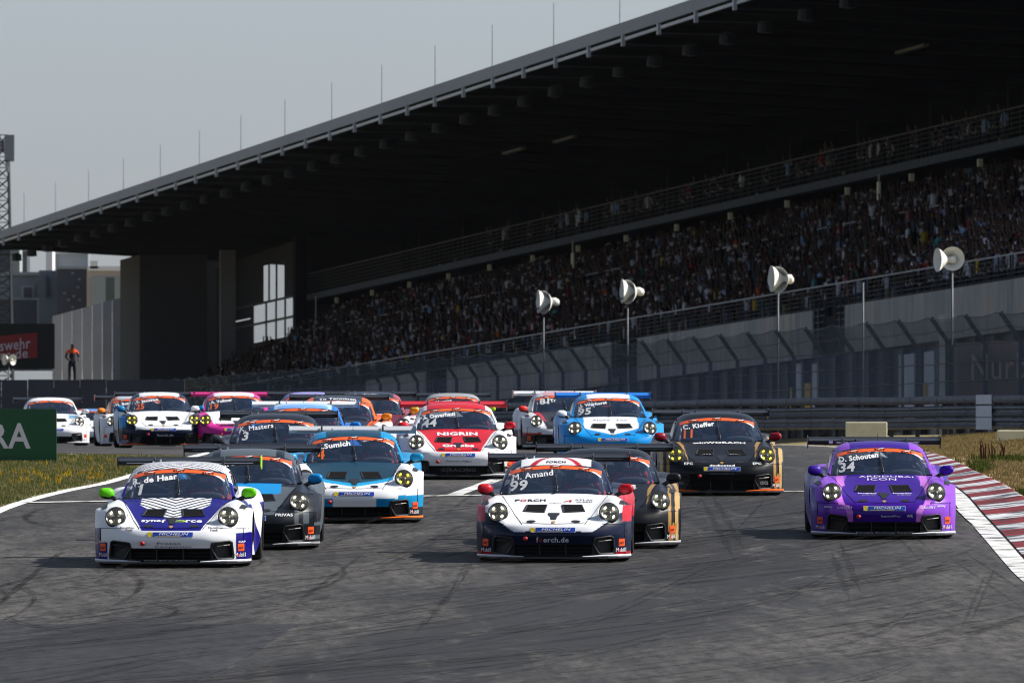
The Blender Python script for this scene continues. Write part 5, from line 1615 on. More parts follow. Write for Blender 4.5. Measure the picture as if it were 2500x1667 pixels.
def p_teal(x, y, z):
    C = base(WHITE)(x); ax = np.abs(x); DT = lin(14,56,76)
    v = z-.22*ax
    put(C, hood(x, y, z) & (y < 1.62) & (y > .16+.55*ax), lin(16,150,200)); put(C, hood(x, y, z) & (y > .30+.62*ax), DT)
    put(C, (y < .9) & (z < .34) & (ax > .30), CYAN); put(C, (y < .9) & (ax > .60) & (z < .385), CYAN)
    put(C, (y < .9) & (ax > .84) & (z < .20), lin(200,206,212)); put(C, (y < .9) & (z < .225), BLACK)
    put(C, (y > 1.55) & (y < 2.2) & (ax > .5) & (z > .78), CYAN); put(C, (y > 2.0), CYAN); put(C, roofc(x, y, .38), lin(20,62,84))
    return C
def p_redwhite(x, y, z):
    C = base(WHITE)(x); ax = np.abs(x); RD = lin(196,22,36)
    put(C, (y < 1.62) & (ax < .345+.20*y) & (z > .46), RD)
    put(C, (y > 2.0) & (ax < .49), RD); put(C, (z < .225) & (y < .9), BLACK); put(C, (ax > .82) & (z < .34) & (y < 1.0), RD); put(C, (y > 1.6) & (ax > .75) & (z < .7), RD)
    return C
def p_azure(x, y, z):
    AZ = lin(10,134,206); C = base(AZ)(x); ax = np.abs(x)
    put(C, (y < 1.62) & (z > .47) & (y > .18+.9*np.clip(ax-.05, 0, 1)) & (ax < .50), WHITE)
    put(C, roofc(x, y, .40), WHITE)
    return C
def p_wbr(x, y, z):
    C = base((.60,.61,.64))(x); ax = np.abs(x)
    put(C, hood(x, y, z), lin(46,46,52)); put(C, (y > .55) & (y < 1.5) & (ax > .40+.1*y) & (ax < .52+.12*y), lin(186,40,60))
    put(C, (z < .32) & (y < 1.0), lin(22,22,26)); put(C, (np.abs(z-.335) < .03) & (ax > .6) & (y < 1.0), lin(176,50,40))
    put(C, roofc(x, y, .42), lin(196,150,160)); put(C, (y > 1.62) & (ax > .7) & (z < .42), lin(22,22,26))
    return C
def p_slate(x, y, z):
    C = base(lin(24,29,37))(x); return C
def p_bluewhite(x, y, z):
    C = base(lin(24,104,186))(x); ax = np.abs(x)
    put(C, (y < 1.62) & (ax < .5), WHITE); put(C, roofc(x, y, .47), lin(170,196,224)); put(C, (y > 2.0) & (y < 2.24) & (ax < .42), lin(110,160,216))
    return C
def p_orange(x, y, z):
    C = base(WHITE)(x); ax = np.abs(x)
    put(C, hood(x, y, z), lin(40,46,58)); put(C, (y < 1.62) & (ax > .42+.12*y) & (ax < .56+.12*y) & (z > .5), ORNG)
    put(C, (y > 1.55) & (z > .76), ORNG); put(C, roofc(x, y, .43), lin(40,48,62))
    return C
def p_maroon(x, y, z):
    C = base(WHITE)(x); ax = np.abs(x)
    put(C, (y < 1.62) & (ax > .30+.1*y) & (ax < .56+.13*y) & (z > .47), lin(106,30,50)); put(C, (y > 1.55) & (z > .76), lin(150,70,84)); put(C, roofc(x, y, .46), lin(36,44,60))
    return C
def p_violet(x, y, z):
    C = base(lin(110,104,170))(x); put(C, roofc(x, y, .40), lin(140,136,192)); return C
def p_silver(x, y, z):
    C = base(lin(150,152,152))(x); put(C, (z < .3), lin(40,40,44)); return C
def p_pink(x, y, z):
    C = base(lin(196,44,140))(x); ax = np.abs(x)
    put(C, hood(x, y, z) & (y > .30), WHITE); put(C, roofc(x, y, .44), WHITE); put(C, (z < .24) & (y < .9), BLACK)
    put(C, (y > .12) & (y < .24) & (ax < .36) & (z > .46), lin(20,20,24))
    return C
def p_whitenavy(x, y, z):
    C = base(NAVY)(x); ax = np.abs(x)
    put(C, (y < 1.62) & (z > .40) & (ax < .60+.1*y), WHITE); put(C, roofc(x, y, .44), WHITE)
    put(C, (x < -.82) & (y < 1.3) & (z > .45), lin(20,130,190)); put(C, (ax > .80) & (z < .14), lin(20,130,190)); put(C, (y > 1.6) & (ax > .8) & (z > .4), lin(170,190,206))
    return C
def p_owhite(x, y, z):
    C = base(WHITE)(x); put(C, (y > 1.55) & (z > .77), lin(212,120,70)); put(C, roofc(x, y, .44), lin(176,182,196)); return C
def p_white(x, y, z):
    C = base(WHITE)(x); ax = np.abs(x); put(C, (y > .9) & (y < 1.35) & (ax > .45) & (ax < .7), lin(110,160,190)); put(C, (z < .2) & (y < .9) & (ax < .5), lin(70,70,72)); return C
def p_far(x, y, z):
    C = base(WHITE)(x); put(C, roofc(x, y, .3), lin(90,140,200)); put(C, (y > 2.0) & (np.abs(x) > .3), lin(220,110,70)); return C

scr = dict(on='screen', off=.006)
def name_txt(s, w, h=.068, x=-.285, z=1.030): return (s, x, z, h, w, WHITE, dict(scr, bold=.035, rot=.13))
def num_txt(s, w, col=(.50,.52,.54), h=.125, x=-.45, z=.905): return (s, x, z, h, w, col, dict(scr, bold=.03, shear=.18, rot=.10))
top = lambda **k: dict(mode='top', **k)
G1 = lin(120,200,20)
SPECS = [
 dict(at=(-4.13,137.6,-1.4), cell=.011, paint=p_stripes, mirror=lin(96,196,14), plate_r=lin(150,200,40), wing_line=SILV, lip=(.62,.64,.68),
      label="white and blue race car with zebra striped bonnet and lime mirrors, number 1",
      text=[name_txt("R. de Haan", .56), num_txt("1", .07), ("syna", -.255, .37, .13, .24, WHITE, top(bold=.03)), ("rce", .265, .37, .11, .20, WHITE, top(bold=.03)), ("f", -.105, .37, .14, .05, WHITE, top(bold=.03)),
            ("Proton", -.02, .30, .030, .28, (.02,.025,.04), dict(bold=0)), ("Competition", .03, .258, .032, .44, (.02,.025,.04), dict(bold=0)),
            ("Metallbau", -.535, .482, .020, .17, (.01,.01,.012), dict(bold=.01)), ("Venk", -.51, .455, .026, .10, (.01,.01,.012), dict(bold=.02)),
            ("Metallbau", .535, .482, .020, .17, (.01,.01,.012), dict(bold=.01)), ("Venk", .52, .455, .026, .10, (.01,.01,.012), dict(bold=.02)),
            ("CAP", .845, .312, .024, .08, WHITE, dict(bold=.03)), ("CAP", -.845, .312, .024, .08, WHITE, dict(bold=.03)), ("Porsche Zentrum Niederbayern", .0, .094, .014, .62, WHITE, dict(off=.034, bold=.01))],
      shapes=[([(.03,.405),(.13,.41),(.165,.385),(.165,.355),(.13,.33),(.03,.33),(.03,.348),(.125,.35),(.14,.37),(.125,.388),(.03,.388)], lin(180,220,30), top(off=.005, step=.2))]),
 dict(at=(.505,139.6,-1.2), cell=.013, paint=p_navy, mirror=lin(178,18,34), lip=(.62,.64,.68), fork=WHITE, wing_line=(.12,.10,.12), plate=lin(90,14,24),
      label="white and navy race car with red mirrors in the front centre, number 99",
      text=[name_txt("M. Amand", .50), num_txt("99", .22), ("f", -.195, .288, .066, .022, (.62,.64,.68), dict(bold=.02)), ("erch.de", .035, .286, .062, .31, (.62,.64,.68), dict(bold=.02)), ("o", -.155, .279, .044, .036, lin(176,20,36), dict(bold=.02)),
            ("F", -.46, 1.10, .10, .06, (.02,.02,.025), top(bold=.03)), ("O", -.385, 1.10, .10, .08, lin(176,20,36), top(bold=.03)), ("RCH", -.22, 1.10, .10, .22, (.02,.02,.025), top(bold=.03)), ("ATLAS", .36, 1.12, .06, .22, (.02,.02,.025), top(bold=.01)), ("WARD", .37, 1.03, .06, .20, (.02,.02,.025), top(bold=.01)),
            ("FORCH", .01, .965, .035, .14, (.02,.02,.025), top(bold=.01)), ("FORCH", 0, 2.14, .09, .24, (.02,.02,.025), dict(mode='top', on='roof', bold=.03))],
      shapes=[([(.10,1.03),(.21,1.13),(.21,1.03),(.185,1.03),(.185,1.08),(.135,1.03)], lin(176,20,36), top(off=.005, step=.2))]),
 dict(at=(4.88,149,-0), cell=.012, paint=p_purple, mirror=lin(52,12,140), fork=(.012,.012,.014), wing_line=(.02,.02,.024), lip=(.55,.58,.64),
      label="purple race car with lilac stripes beside the red and white kerb, number 34",
      text=[name_txt("D. Schouten", .52), num_txt("34", .22), ("ARDDUBAI", .06, 1.30, .07, .72, WHITE, top(bold=.01)), ("ICON", .0, 1.17, .10, .38, WHITE, top(bold=.0)), ("looping", -.21, .52, .075, .25, WHITE, top(bold=.03)), ("looping", .25, .52, .075, .25, WHITE, top(bold=.03)),
            ("by CarTech", -.19, .44, .04, .18, WHITE, top(bold=.01)), ("by CarTech", .27, .44, .04, .18, WHITE, top(bold=.01)),
            ("GALLERY", -.52, .415, .030, .20, (.7,.66,.76), dict(bold=.0)), ("GALLERY", .57, .415, .030, .20, (.7,.66,.76), dict(bold=.0)), ("Import4You", .08, .305, .034, .25, (.62,.60,.70), dict(bold=.01)), ("WR", .33, .308, .034, .08, (.62,.60,.70), dict(bold=.02)),
            ("abbity", -.73, .42, .034, .11, WHITE, dict(bold=.01)), ("abbity", .75, .43, .034, .11, WHITE, dict(bold=.01)), ("Porsche Centrum Twente", .0, .094, .018, .74, (.6,.62,.68), dict(off=.034, bold=.01))],
      wingtext="looping"),
 dict(at=(-3.40,144.6,-0), cell=.014, paint=p_grey, mirror=lin(10,130,196), lip=(.42,.44,.46), wing_line=(.12,.16,.20),
      label="dark grey race car with blue mirrors just behind the zebra striped car",
      text=[("PRIVAS", .50, .445, .034, .22, WHITE, dict(bold=.02)), ("PRIVAS", -.50, .445, .034, .22, WHITE, dict(bold=.02)), name_txt("J. Martins", .50), num_txt("6", .10)]),
 dict(at=(1.21,145,-0), cell=.014, paint=p_gold, mirror=(.012,.013,.016), lip=(.42,.43,.45), fork=(.012,.012,.014),
      label="black race car with gold fender stripes and black mirrors behind the number 99 car",
      text=[("CORE", .13, 1.24, .13, .50, WHITE, top(bold=.05)), ("COMPANY", .10, 1.12, .07, .60, WHITE, top(bold=.0))]),
 dict(at=(-2.16,156,1.2), cell=.014, paint=p_teal, mirror=lin(20,138,186), led='y', lip=lin(232,110,30), wing=(.42,.44,.47), wing_line=(.02,.02,.024), plate=(.30,.32,.34),
      label="white race car with teal and cyan bonnet, yellow headlights and orange lip, number 4",
      text=[name_txt("C.Sumich", .48), num_txt("4", .10, lin(226,104,34))]),
 dict(at=(3.16,171,1.3), cell=.015, paint=p_gold, mirror=lin(130,14,30), led='y', lip=lin(232,96,26), fork=(.012,.012,.014),
      label="black race car with gold stripes, dark red mirrors and orange lip, number 11",
      text=[name_txt("C. Kieffer", .48), num_txt("11", .16, lin(206,96,50)), ("winWORACH", .0, 1.26, .10, .80, WHITE, top(bold=.04)), ("GRDX", -.22, .62, .05, .16, WHITE, top(bold=.01)), ("GRDX", .22, .62, .05, .16, WHITE, top(bold=.01)),
            ("EPC", -.50, .482, .034, .13, WHITE, dict(bold=.02)), ("EPC", .53, .482, .034, .13, WHITE, dict(bold=.02)), ("dedicated", 0, .455, .028, .38, WHITE, dict(bold=.03)), ("CDCL", .62, .20, .045, .12, (.5,.5,.5), dict(bold=.0, off=.03)), ("CDCL", -.62, .20, .045, .12, (.4,.4,.4), dict(bold=.0, off=.03)),
            ("SCHUMACHER.CLIK", .0, .335, .022, .36, (.16,.17,.19), dict(bold=.0))]),
 dict(at=(-3.55,169,-0), cell=.02, paint=p_slate, mirror=(.03,.035,.045), label="slate grey race car mostly hidden behind the teal and white car, number 3",
      text=[name_txt("K. Masters", .50), num_txt("3", .11)]),
 dict(at=(-.87,185.6,1.4), cell=.016, paint=p_redwhite, mirror=lin(190,20,32), wing=lin(186,24,36), plate=lin(120,16,26), lip=(.5,.5,.52),
      label="white race car with red bonnet, red wing and red mirrors, number 44",
      text=[name_txt("T. Oeverhaus", .54), num_txt("44", .24), ("NIGRIN", .0, 1.10, .20, .66, WHITE, top(bold=.04)), ("Graobs", .0, .36, .18, .52, WHITE, top(bold=.05)), ("Zentrum Allgau", .0, .305, .034, .42, (.10,.10,.11), dict(bold=.01)), ("iDRACING", .0, .165, .06, .56, (.10,.10,.11), dict(bold=.01, off=.02)),
            ("DUNLOPS", .52, .43, .018, .11, (.05,.05,.06), dict(bold=0)), ("DUNLOPS", -.52, .43, .018, .11, (.05,.05,.06), dict(bold=0))]),
 dict(at=(1.84,207,1.9), cell=.02, paint=p_azure, mirror=(.66,.68,.70), wing=lin(14,110,196), fork=(.012,.012,.014), label="azure blue race car with white bonnet and blue wing, number 95",
      text=[name_txt("J. Warhurst", .50), num_txt("95", .24), ("Flexo  Tax", .0, 1.15, .08, .62, (.10,.14,.22), top(bold=.01))]),
 dict(at=(1.22,240,4), cell=.025, paint=p_wbr, mirror=lin(206,44,36), wing=(.60,.62,.64), fork=lin(200,40,46), plate=lin(196,140,140), label="white and black race car with red mirrors behind the azure car, number 81",
      text=[num_txt("81", .22, (.6,.62,.64), x=-.40, z=1.02), name_txt("L. Tr", .26)]),
 dict(at=(-3.45,185.5,-0), cell=.02, paint=p_bluewhite, mirror=lin(20,120,200), wing=(.62,.64,.66), fork=lin(20,120,196), plate=lin(60,120,180), label="blue and white race car with white wing behind the slate grey car",
      text=[name_txt("S. Jongejan", .52)]),
 dict(at=(-3.10,200,-0), cell=.022, paint=p_orange, mirror=lin(236,128,20), label="white race car with orange roof pillars and orange mirrors",
      text=[("Tn Terminen", 0, 2.12, .12, .66, WHITE, dict(mode='top', on='roof', bold=.03))]),
 dict(at=(-2.76,218,-0), cell=.025, paint=p_maroon, mirror=lin(226,130,26), label="white and maroon race car behind the orange pillared car",
      text=[("Tn Tozinen", 0, 2.12, .12, .66, WHITE, dict(mode='top', on='roof', bold=.03))]),
 dict(at=(-4.3,248,3), cell=.03, paint=p_violet, fork=lin(60,50,140), label="violet roofed race car nearly hidden at the back of the pack"),
 dict(at=(-1.31,257,1), cell=.03, paint=p_silver, mirror=lin(176,206,30), label="silver race car with yellow green mirrors behind the red wing",
      text=[name_txt("M. Mannias", .50)]),
 dict(at=(-6.04,250,3.3), cell=.025, paint=p_pink, mirror=(.66,.68,.70), led='y', wing=lin(186,30,110), label="magenta race car with white bonnet and magenta wing",
      text=[name_txt("A. Vollmer", .48), num_txt("19", .20, lin(200,100,60))]),
 dict(at=(-7.65,250,4.4), cell=.025, paint=p_whitenavy, mirror=lin(20,112,170), led='y', lip=lin(226,96,30), label="white and navy race car with yellow headlights and blue mirrors at the back left",
      text=[name_txt("S. Jansson", .48), num_txt("25", .20, lin(200,100,60)), ("foerch.de", .03, .285, .05, .36, (.62,.64,.68), dict(bold=.02))]),
 dict(at=(-8.97,275,5), cell=.03, paint=p_owhite, mirror=lin(232,124,24), plate=lin(206,106,60), label="white race car with orange pillars half hidden behind the white and navy car",
      text=[name_txt("H. Bonari", .46)]),
 dict(at=(-11.7,290,4), cell=.03, paint=p_white, mirror=(.60,.62,.64), lip=(.7,.7,.72), label="plain white race car coming out from behind the green board"),
 dict(at=(-14.7,400,4), cell=.04, paint=p_far, mirror=lin(226,130,30), label="distant race car with blue and orange roof, last of the pack"),
]
CARS = []
for sp_ in SPECS:
    r = build_car(sp_)
    if sp_.get('wingtext'):
        V0, T0 = text_arrays(sp_['wingtext'], .02); w0 = V0[:, 0].max()-V0[:, 0].min()
        V = [(x*1.22/w0, 4.282, 1.172+y_*.050) for x, y_ in V0]
        link("wing_lettering", np_mesh("wing_lettering", V, [tuple(int(i) for i in t) for t in T0], [txt_mat(WHITE)]), r)
    CARS.append(r)
# ================================================================== people
def skin_person(joints, bones, radii, root=0, sub=1):
    """grow one continuous body over a skeleton"""
    me = bpy.data.meshes.new("figure")
    bm = bmesh.new(); ly = bm.verts.layers.skin.verify(); vs = [bm.verts.new(p) for p in joints]
    for a, b in bones: bm.edges.new((vs[a], vs[b]))
    for i, v in enumerate(vs):
        r = radii[i]; v[ly].radius = r if isinstance(r, tuple) else (r, r); v[ly].use_root = (i == root)
    bm.to_mesh(me); bm.free()
    ob = bpy.data.objects.new("figure", me); COL.objects.link(ob)
    sk = ob.modifiers.new("skin", 'SKIN'); sk.use_smooth_shade = True; sk.branch_smoothing = .4
    if sub: sb_ = ob.modifiers.new("sub", 'SUBSURF'); sb_.levels = sub; sb_.render_levels = sub
    dg = bpy.context.evaluated_depsgraph_get(); dg.update()
    ev = ob.evaluated_get(dg).to_mesh()
    V = np.array([v.co[:] for v in ev.vertices]); F = [tuple(p.vertices) for p in ev.polygons]
    ob.evaluated_get(dg).to_mesh_clear(); bpy.data.objects.remove(ob); bpy.data.meshes.remove(me)
    return V, F

# standing skeleton, feet at z = 0, facing -y, 1.72 m tall
def pose(armL, armR, hip=0.0, lean=0.0):
    J = [(0,0,.93),(0,0,1.10),(0,-lean*.3,1.30),(0,-lean*.5,1.45),(0,-lean*.6,1.54),(0,-lean*.7-.01,1.62),(0,-lean*.7-.01,1.71),
         (-.10,0,.90),(-.11,-.02,.50),(-.12,.01,.08),(-.12,-.11,.04),
         (.10,0,.90),(.11,-.02,.50),(.12,.01,.08),(.12,-.11,.04),
         (-.19,0,1.41),*armL,(.19,0,1.41),*armR]
    B = [(0,1),(1,2),(2,3),(3,4),(4,5),(5,6),(0,7),(7,8),(8,9),(9,10),(0,11),(11,12),(12,13),(13,14),(3,15),(15,16),(16,17),(17,18),(3,19),(19,20),(20,21),(21,22)]
    R = [(.15,.11),(.14,.10),(.16,.11),(.10,.08),.055,.095,.075,.09,.06,.045,.04,.09,.06,.045,.04,.065,.048,.040,.045,.065,.048,.040,.045]
    return skin_person(J, B, R)
down = lambda s: [(s*.25,.02,1.15),(s*.26,-.04,.92),(s*.26,-.06,.84)]
up = lambda s: [(s*.28,-.06,1.62),(s*.26,-.12,1.86),(s*.25,-.13,1.95)]
phone = lambda s: [(s*.26,-.10,1.22),(s*.14,-.28,1.42),(s*.08,-.31,1.50)]
rest = lambda s: [(s*.27,-.04,1.18),(s*.20,-.24,1.08),(s*.16,-.30,1.06)]
POSES = [pose(down(-1), down(1)), pose(up(-1), up(1)), pose(down(-1), up(1)), pose(phone(-1), phone(1)), pose(rest(-1), rest(1), lean=.12), pose(up(-1), down(1))]
SKIN, HAIR, PANTS = lin(90,66,58), lin(46,34,28), lin(30,34,46)
def person_mat():
    m = mat("clothes_and_skin", (1,1,1), .8, spec=.2)
    a = N(m, "ShaderNodeAttribute", attribute_name="paint"); o = N(m, "ShaderNodeObjectInfo"); mx = N(m, "ShaderNodeMix", data_type='RGBA')
    L(m, a.outputs["Alpha"], mx.inputs[0]); L(m, a.outputs["Color"], mx.inputs[6]); L(m, o.outputs["Color"], mx.inputs[7])
    L(m, mx.outputs[2], m.node_tree.nodes["Principled BSDF"].inputs["Base Color"]); return m
M_PERSON = person_mat()
def region(V):
    """0 trousers, 1 shirt, 2 skin, 3 hair"""
    z = V[:, 2]; ax = np.abs(V[:, 0]); r = np.where(z < .93, 0, 1)
    r[(z > 1.50) & (ax < .14)] = 2; r[(z > 1.655) & (ax < .14) | ((z > 1.56) & (V[:, 1] > .035) & (ax < .14))] = 3
    r[(ax > .215) & ((z < 1.12) | (z > 1.56))] = 2; r[(V[:, 1] < -.17) & (z > .9)] = 2
    return r
PMESH = []
for V, F in POSES:
    me = np_mesh("spectator", V, F, [M_PERSON], smooth=True); rg = region(V)
    a = me.color_attributes.new("paint", 'FLOAT_COLOR', 'POINT'); c = np.zeros((len(V), 4), np.float32)
    c[:, :3] = np.array([PANTS, (1,1,1), SKIN, HAIR])[rg]; c[:, 3] = (rg == 1); a.data.foreach_set("color", c.ravel()); PMESH.append(me)
SHIRTS = [("black", (.008,.008,.010), 40), ("white", (.50,.51,.56), 20), ("dark blue", lin(18,24,46), 14), ("grey", lin(76,78,86), 8), ("red", lin(120,20,28), 3), ("pale blue", lin(120,150,190), 6),
          ("green", lin(34,72,50), 2), ("orange", lin(186,84,24), 1), ("yellow", lin(186,160,40), 1), ("brown", lin(60,44,36), 5), ("pink", lin(170,100,112), 1.5), ("turquoise", lin(40,130,130), 1)]
SW = np.array([s[2] for s in SHIRTS], float); SW /= SW.sum()
def pick(): return SHIRTS[nrs.choice(len(SHIRTS), p=SW)]
FACE = math.radians(-62)       # the crowd looks down at the track
ROW = lambda r: (87.45+.8*r, 13.30+.41*r)
spots = []
for r in range(0, 7):
    u, h = ROW(r); s = u/.1945
    while s < u/.1945+30:
        if nrs.rand() < .80: spots.append((u+nrs.uniform(-.1, .15), s, h))
        s += nrs.uniform(.5, .85)
spots.sort(key=lambda q: q[1]); spots = spots[:212]
balc = []
for cs, n, w in ((530, 9, 5), (548, 3, 2), (556, 7, 5), (578, 6, 6), (592, 4, 4), (610, 9, 8), (640, 5, 6), (672, 4, 4), (517, 5, 3), (536, 6, 3), (563, 6, 4), (622, 8, 7), (655, 6, 6), (600, 6, 4), (524, 4, 3)):
    for _ in range(n): balc.append((98.55+nrs.rand()*.9, cs+nrs.normal()*w, 21.63))
DOING = ['standing with arms down', 'cheering with both arms up', 'waving one raised arm', 'holding up a phone', 'leaning forward', 'raising the other arm']
def spectator(u, s, h, where, group):
    cn, cc, _ = pick(); pi = nrs.choice(len(PMESH), p=[.30,.14,.16,.16,.16,.08]); p = PMESH[pi]
    o = link("person", p, None, W(u, s, h), FACE+nrs.uniform(-.5, .5)); k = nrs.uniform(.92, 1.07); o.scale = (k, k, k)
    t = nrs.uniform(.7, 1.2); o.color = (*[min(1, c*t) for c in cc], 1)
    props(o, "spectator in a %s top %s %s" % (cn, DOING[pi], where), "person", group)
for q in spots: spectator(*q, "in the lower right rows", "spectators in the lower rows")
for q in balc: spectator(*q, "on the upper balcony", "spectators on the balcony")

# everyone else, as one mass
def lowpoly():
    V = []; F = []; R = []
    def ring(cx, cy, cz, rx, ry, reg, n=5):
        for k in range(n): V.append((cx+rx*math.cos(2*math.pi*k/n+.3), cy+ry*math.sin(2*math.pi*k/n+.3), cz)); R.append(reg)
        return len(V)-n
    def tube(rs, n=5):
        for a, b in zip(rs, rs[1:]):
            for k in range(n): F.append((a+k, a+(k+1) % n, b+(k+1) % n)); F.append((a+k, b+(k+1) % n, b+k))
    tube([ring(0,0,.1,.13,.10,0), ring(0,0,.90,.17,.12,0), ring(0,0,.95,.17,.12,1), ring(0,0,1.35,.21,.12,1), ring(0,0,1.47,.07,.07,2), ring(0,0,1.58,.095,.11,2), ring(0,0,1.66,.09,.105,3), ring(0,0,1.73,.02,.02,3)])
    return V, F, R
def arms(kind):
    V, F, R = lowpoly()
    def limb(p, q, w, r0, r1):
        n = len(V)
        for (x, y, z), rr in ((p, r0), (q, r1)):
            for dx, dy in ((-w, 0), (w*.5, w), (w*.5, -w)): V.append((x+dx, y+dy, z)); R.append(rr)
        for k in range(3): F.append((n+k, n+(k+1) % 3, n+3+(k+1) % 3)); F.append((n+k, n+3+(k+1) % 3, n+3+k))
    for s, kd in zip((-1, 1), kind):
        if kd == 'u': limb((s*.21,0,1.36), (s*.29,-.08,1.62), .05, 1, 2); limb((s*.29,-.08,1.62), (s*.24,-.12,1.95), .045, 2, 2)
        elif kd == 'd': limb((s*.23,0,1.38), (s*.27,-.04,.92), .05, 1, 2)
        else: limb((s*.23,0,1.38), (s*.26,-.10,1.15), .05, 1, 2); limb((s*.26,-.1,1.15), (s*.10,-.30,1.38), .045, 2, 2)
    return np.array(V), np.array(F), np.array(R)
LOW = [arms(k) for k in ('dd', 'uu', 'du', 'pp', 'pd', 'ud')]
PS = []
n_rows = 20
for r in range(n_rows):
    u, h = ROW(r); s = u/.1945+(30 if r < 7 else 0)
    while s < 748:
        dens = (1.05 if r < 16 else .7)*(1.0 if s < 640 else .8)
        if r == 9: dens *= .25                        # the cross aisle
        dens *= .62+.38*math.sin(s*.21+r*.5)*math.sin(s*.067+1.3)+.22*math.sin(s*.9+r*1.7)      # people bunch together
        if (s+1.0) % 21.0 < 1.3: dens = 0             # stairways
        if nrs.rand() < dens: PS.append((u+nrs.uniform(-.15, .2), s, h))
        s += nrs.uniform(.48, .80)
PS = np.array(PS); npz = len(PS)
kinds = nrs.choice(len(LOW), npz, p=[.34,.16,.15,.15,.12,.08])
Vall, Fall, Call = [], [], []; off = 0
for k, (V, F, R) in enumerate(LOW):
    P = PS[kinds == k]; n = len(P); nv = len(V)
    ang = FACE+nrs.uniform(-.6, .6, n); sc = nrs.uniform(.90, 1.08, n)
    ca, sa = np.cos(ang), np.sin(ang)
    X = (V[None, :, 0]*ca[:, None]-V[None, :, 1]*sa[:, None])*sc[:, None]+(P[:, 0]+RUN*P[:, 1])[:, None]
    Y = (V[None, :, 0]*sa[:, None]+V[None, :, 1]*ca[:, None])*sc[:, None]+P[:, 1][:, None]
    sit = np.where(nrs.rand(n) < .35, -.35, 0.0)
    Z = V[None, :, 2]*sc[:, None]+(P[:, 2]+FALL*P[:, 1]+sit)[:, None]
    Vall.append(np.stack([X, Y, Z], -1).reshape(-1, 3)); Fall.append((F[None]+(np.arange(n)*nv)[:, None, None]).reshape(-1, 3)+off); off += n*nv
    sh = np.array([SHIRTS[i][1] for i in nrs.choice(len(SHIRTS), n, p=SW)])*nrs.uniform(.6, 1.25, (n, 1))
    pa = np.array([PANTS, (.02,.02,.022), lin(120,112,96), lin(60,70,96)])[nrs.choice(4, n)]
    skn = np.array(SKIN)*nrs.uniform(.6, 1.15, (n, 1)); hr = np.where(nrs.rand(n, 1) < .22, np.array([[.55,.55,.56]]), np.array(HAIR)*nrs.uniform(.3, 3, (n, 1)))
    pal = np.stack([pa, sh, skn, hr], 1); Call.append(pal[:, R].reshape(-1, 3))
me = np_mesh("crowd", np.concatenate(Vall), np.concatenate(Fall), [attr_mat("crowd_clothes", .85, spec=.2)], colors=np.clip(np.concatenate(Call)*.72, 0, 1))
props(link("crowd", me), "dense mass of spectators filling the long dark seating tier", "crowd", kind="stuff")

# track marshal in an orange vest on a low platform, far left
d = 470.0; X = (176-CX)/FPX*d; zf = (YH-946)/FPX*d; zg = float(gz(X, d))
b = MB(); b.box((-.9,-.6,0),(.9,.6,zf-zg)); b.box((-.95,-.65,zf-zg-.12),(.95,.65,zf-zg-.02))
props(b.obj("marshal_platform", M_WALLD, None, loc=(X, d, zg)), "low dark platform the track marshal stands on, far left", "platform")
V, F = POSES[4]; me = np_mesh("marshal", V, F, [M_PERSON], smooth=True); rg = region(V)
a = me.color_attributes.new("paint", 'FLOAT_COLOR', 'POINT'); c = np.zeros((len(V), 4), np.float32)
c[:, :3] = np.array([(.02,.022,.03), lin(226,84,40), SKIN, (.02,.02,.02)])[rg]; c[(V[:, 2] < 1.32) & (rg == 1), :3] = (.02,.022,.03); a.data.foreach_set("color", c.ravel())
o = link("person", me, None, (X, d, zf), math.radians(20)); o.scale = (1.06,)*3
props(o, "track marshal in dark clothes with an orange collar, far left", "person")

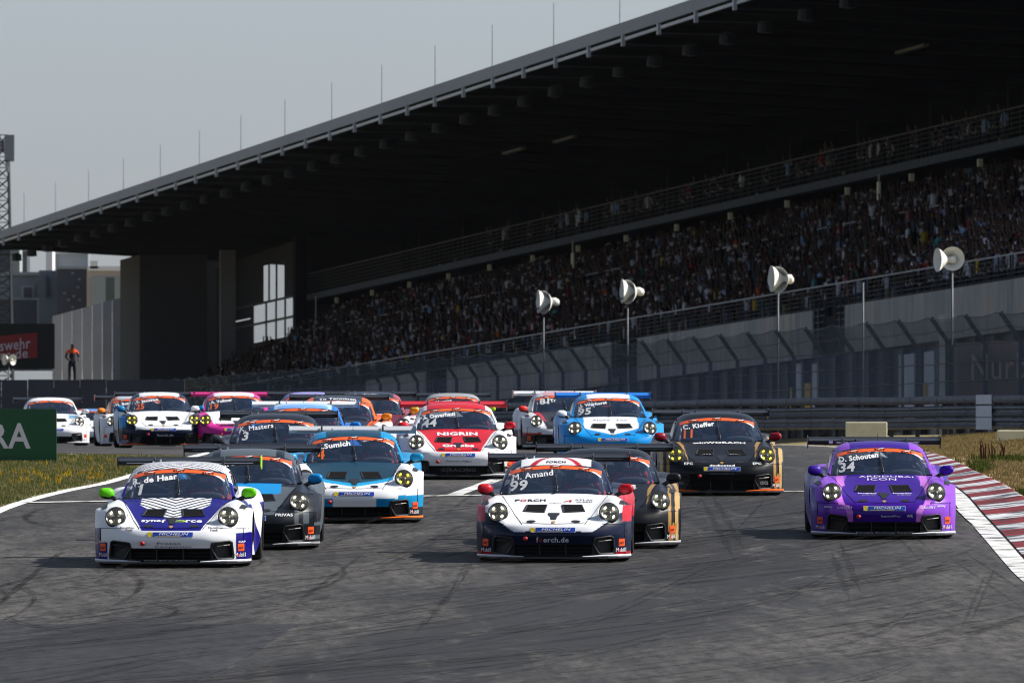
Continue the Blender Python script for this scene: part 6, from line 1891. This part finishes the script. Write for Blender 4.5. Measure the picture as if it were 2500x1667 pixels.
# drivers
def driver_mesh():
    J = [(0,2.42,.66),(0,2.46,.80),(0,2.46,.90),(0,2.45,.955),(-.19,2.43,.88),(-.25,2.25,.76),(-.15,2.02,.80),(.19,2.43,.88),(.25,2.25,.76),(.15,2.02,.80)]
    B = [(0,1),(1,2),(2,3),(2,4),(4,5),(5,6),(2,7),(7,8),(8,9)]
    R = [(.15,.11),(.16,.11),(.13,.09),.07,.07,.055,.05,.07,.055,.05]
    return skin_person(J, B, R)
V, F = driver_mesh()
M_SUIT = objcol_mat("race_suit", .7); DRIVER = np_mesh("driver_body", V, F, [M_SUIT], smooth=True)
b = MB(); pr = []
for i in range(13):
    t = math.pi*i/12; pr.append((.128*math.sin(t)**.85 if 0 < i < 12 else .001, -.135*math.cos(t)*1.02))
b.lathe(pr, 22, 0, 'z', at=(0,2.43,1.015)); HELM = b.mesh("helmet", [objcol_mat("helmet_paint", .25, .6)], True)
Vv = []; Ff = []
for i in range(11):
    t = math.radians(-62+124*i/10)
    for zz in (.985, 1.05): Vv.append((.134*math.sin(t), 2.43-.134*math.cos(t), zz))
for i in range(10): Ff.append((2*i, 2*i+2, 2*i+3, 2*i+1))
VIS = np_mesh("visor", Vv, Ff, [mat("visor_tint", lin(96,60,120), .15, coat=.5)])
HC = [lin(60,26,40), lin(40,20,50), lin(30,30,70), lin(180,182,186), lin(150,30,30), lin(24,24,28), lin(200,90,30)]
SC = [lin(150,24,40), lin(150,24,40), lin(30,30,60), lin(30,32,38), lin(170,30,40), lin(140,24,36), lin(30,30,34)]
for i, (r, sp_) in enumerate(zip(CARS, SPECS)):
    w = sp_['label'].split(' race car')
    o = link("person", DRIVER, None); o.matrix_world = Matrix.Translation(r.location) @ r.rotation_euler.to_matrix().to_4x4() @ Matrix.Translation((.335, 0, 0))
    o.color = (*SC[i % 7], 1)
    lab = "helmeted driver inside the "+sp_['label'].replace("nearly ", "")
    ws_ = lab.split(); lab = " ".join(ws_[:16])
    while lab.split()[-1] in ("with", "and", "the", "in", "of", "a", "at", "behind", "beside", "from", "its", "out"): lab = " ".join(lab.split()[:-1])
    props(o, lab.rstrip(","), "person", "drivers of the race cars")
    hh = link("helmet", HELM, o); hh.color = (*HC[i % 7], 1); link("visor", VIS, hh)
# ================================================================== haze
b = MB(); b.box((-3100, -450, -16), (3100, 4100, 36))
m = bpy.data.materials.new("haze_air"); m.use_nodes = True; m.node_tree.nodes.clear()
pv = N(m, "ShaderNodeVolumePrincipled"); pv.inputs["Color"].default_value = (.80,.84,.92,1); pv.inputs["Density"].default_value = HAZE; pv.inputs["Anisotropy"].default_value = .2
ot = N(m, "ShaderNodeOutputMaterial"); L(m, pv.outputs[0], ot.inputs["Volume"])
hz = b.obj("haze", m)
props(hz, "thin dusty haze over the whole circuit", "haze", kind="stuff")
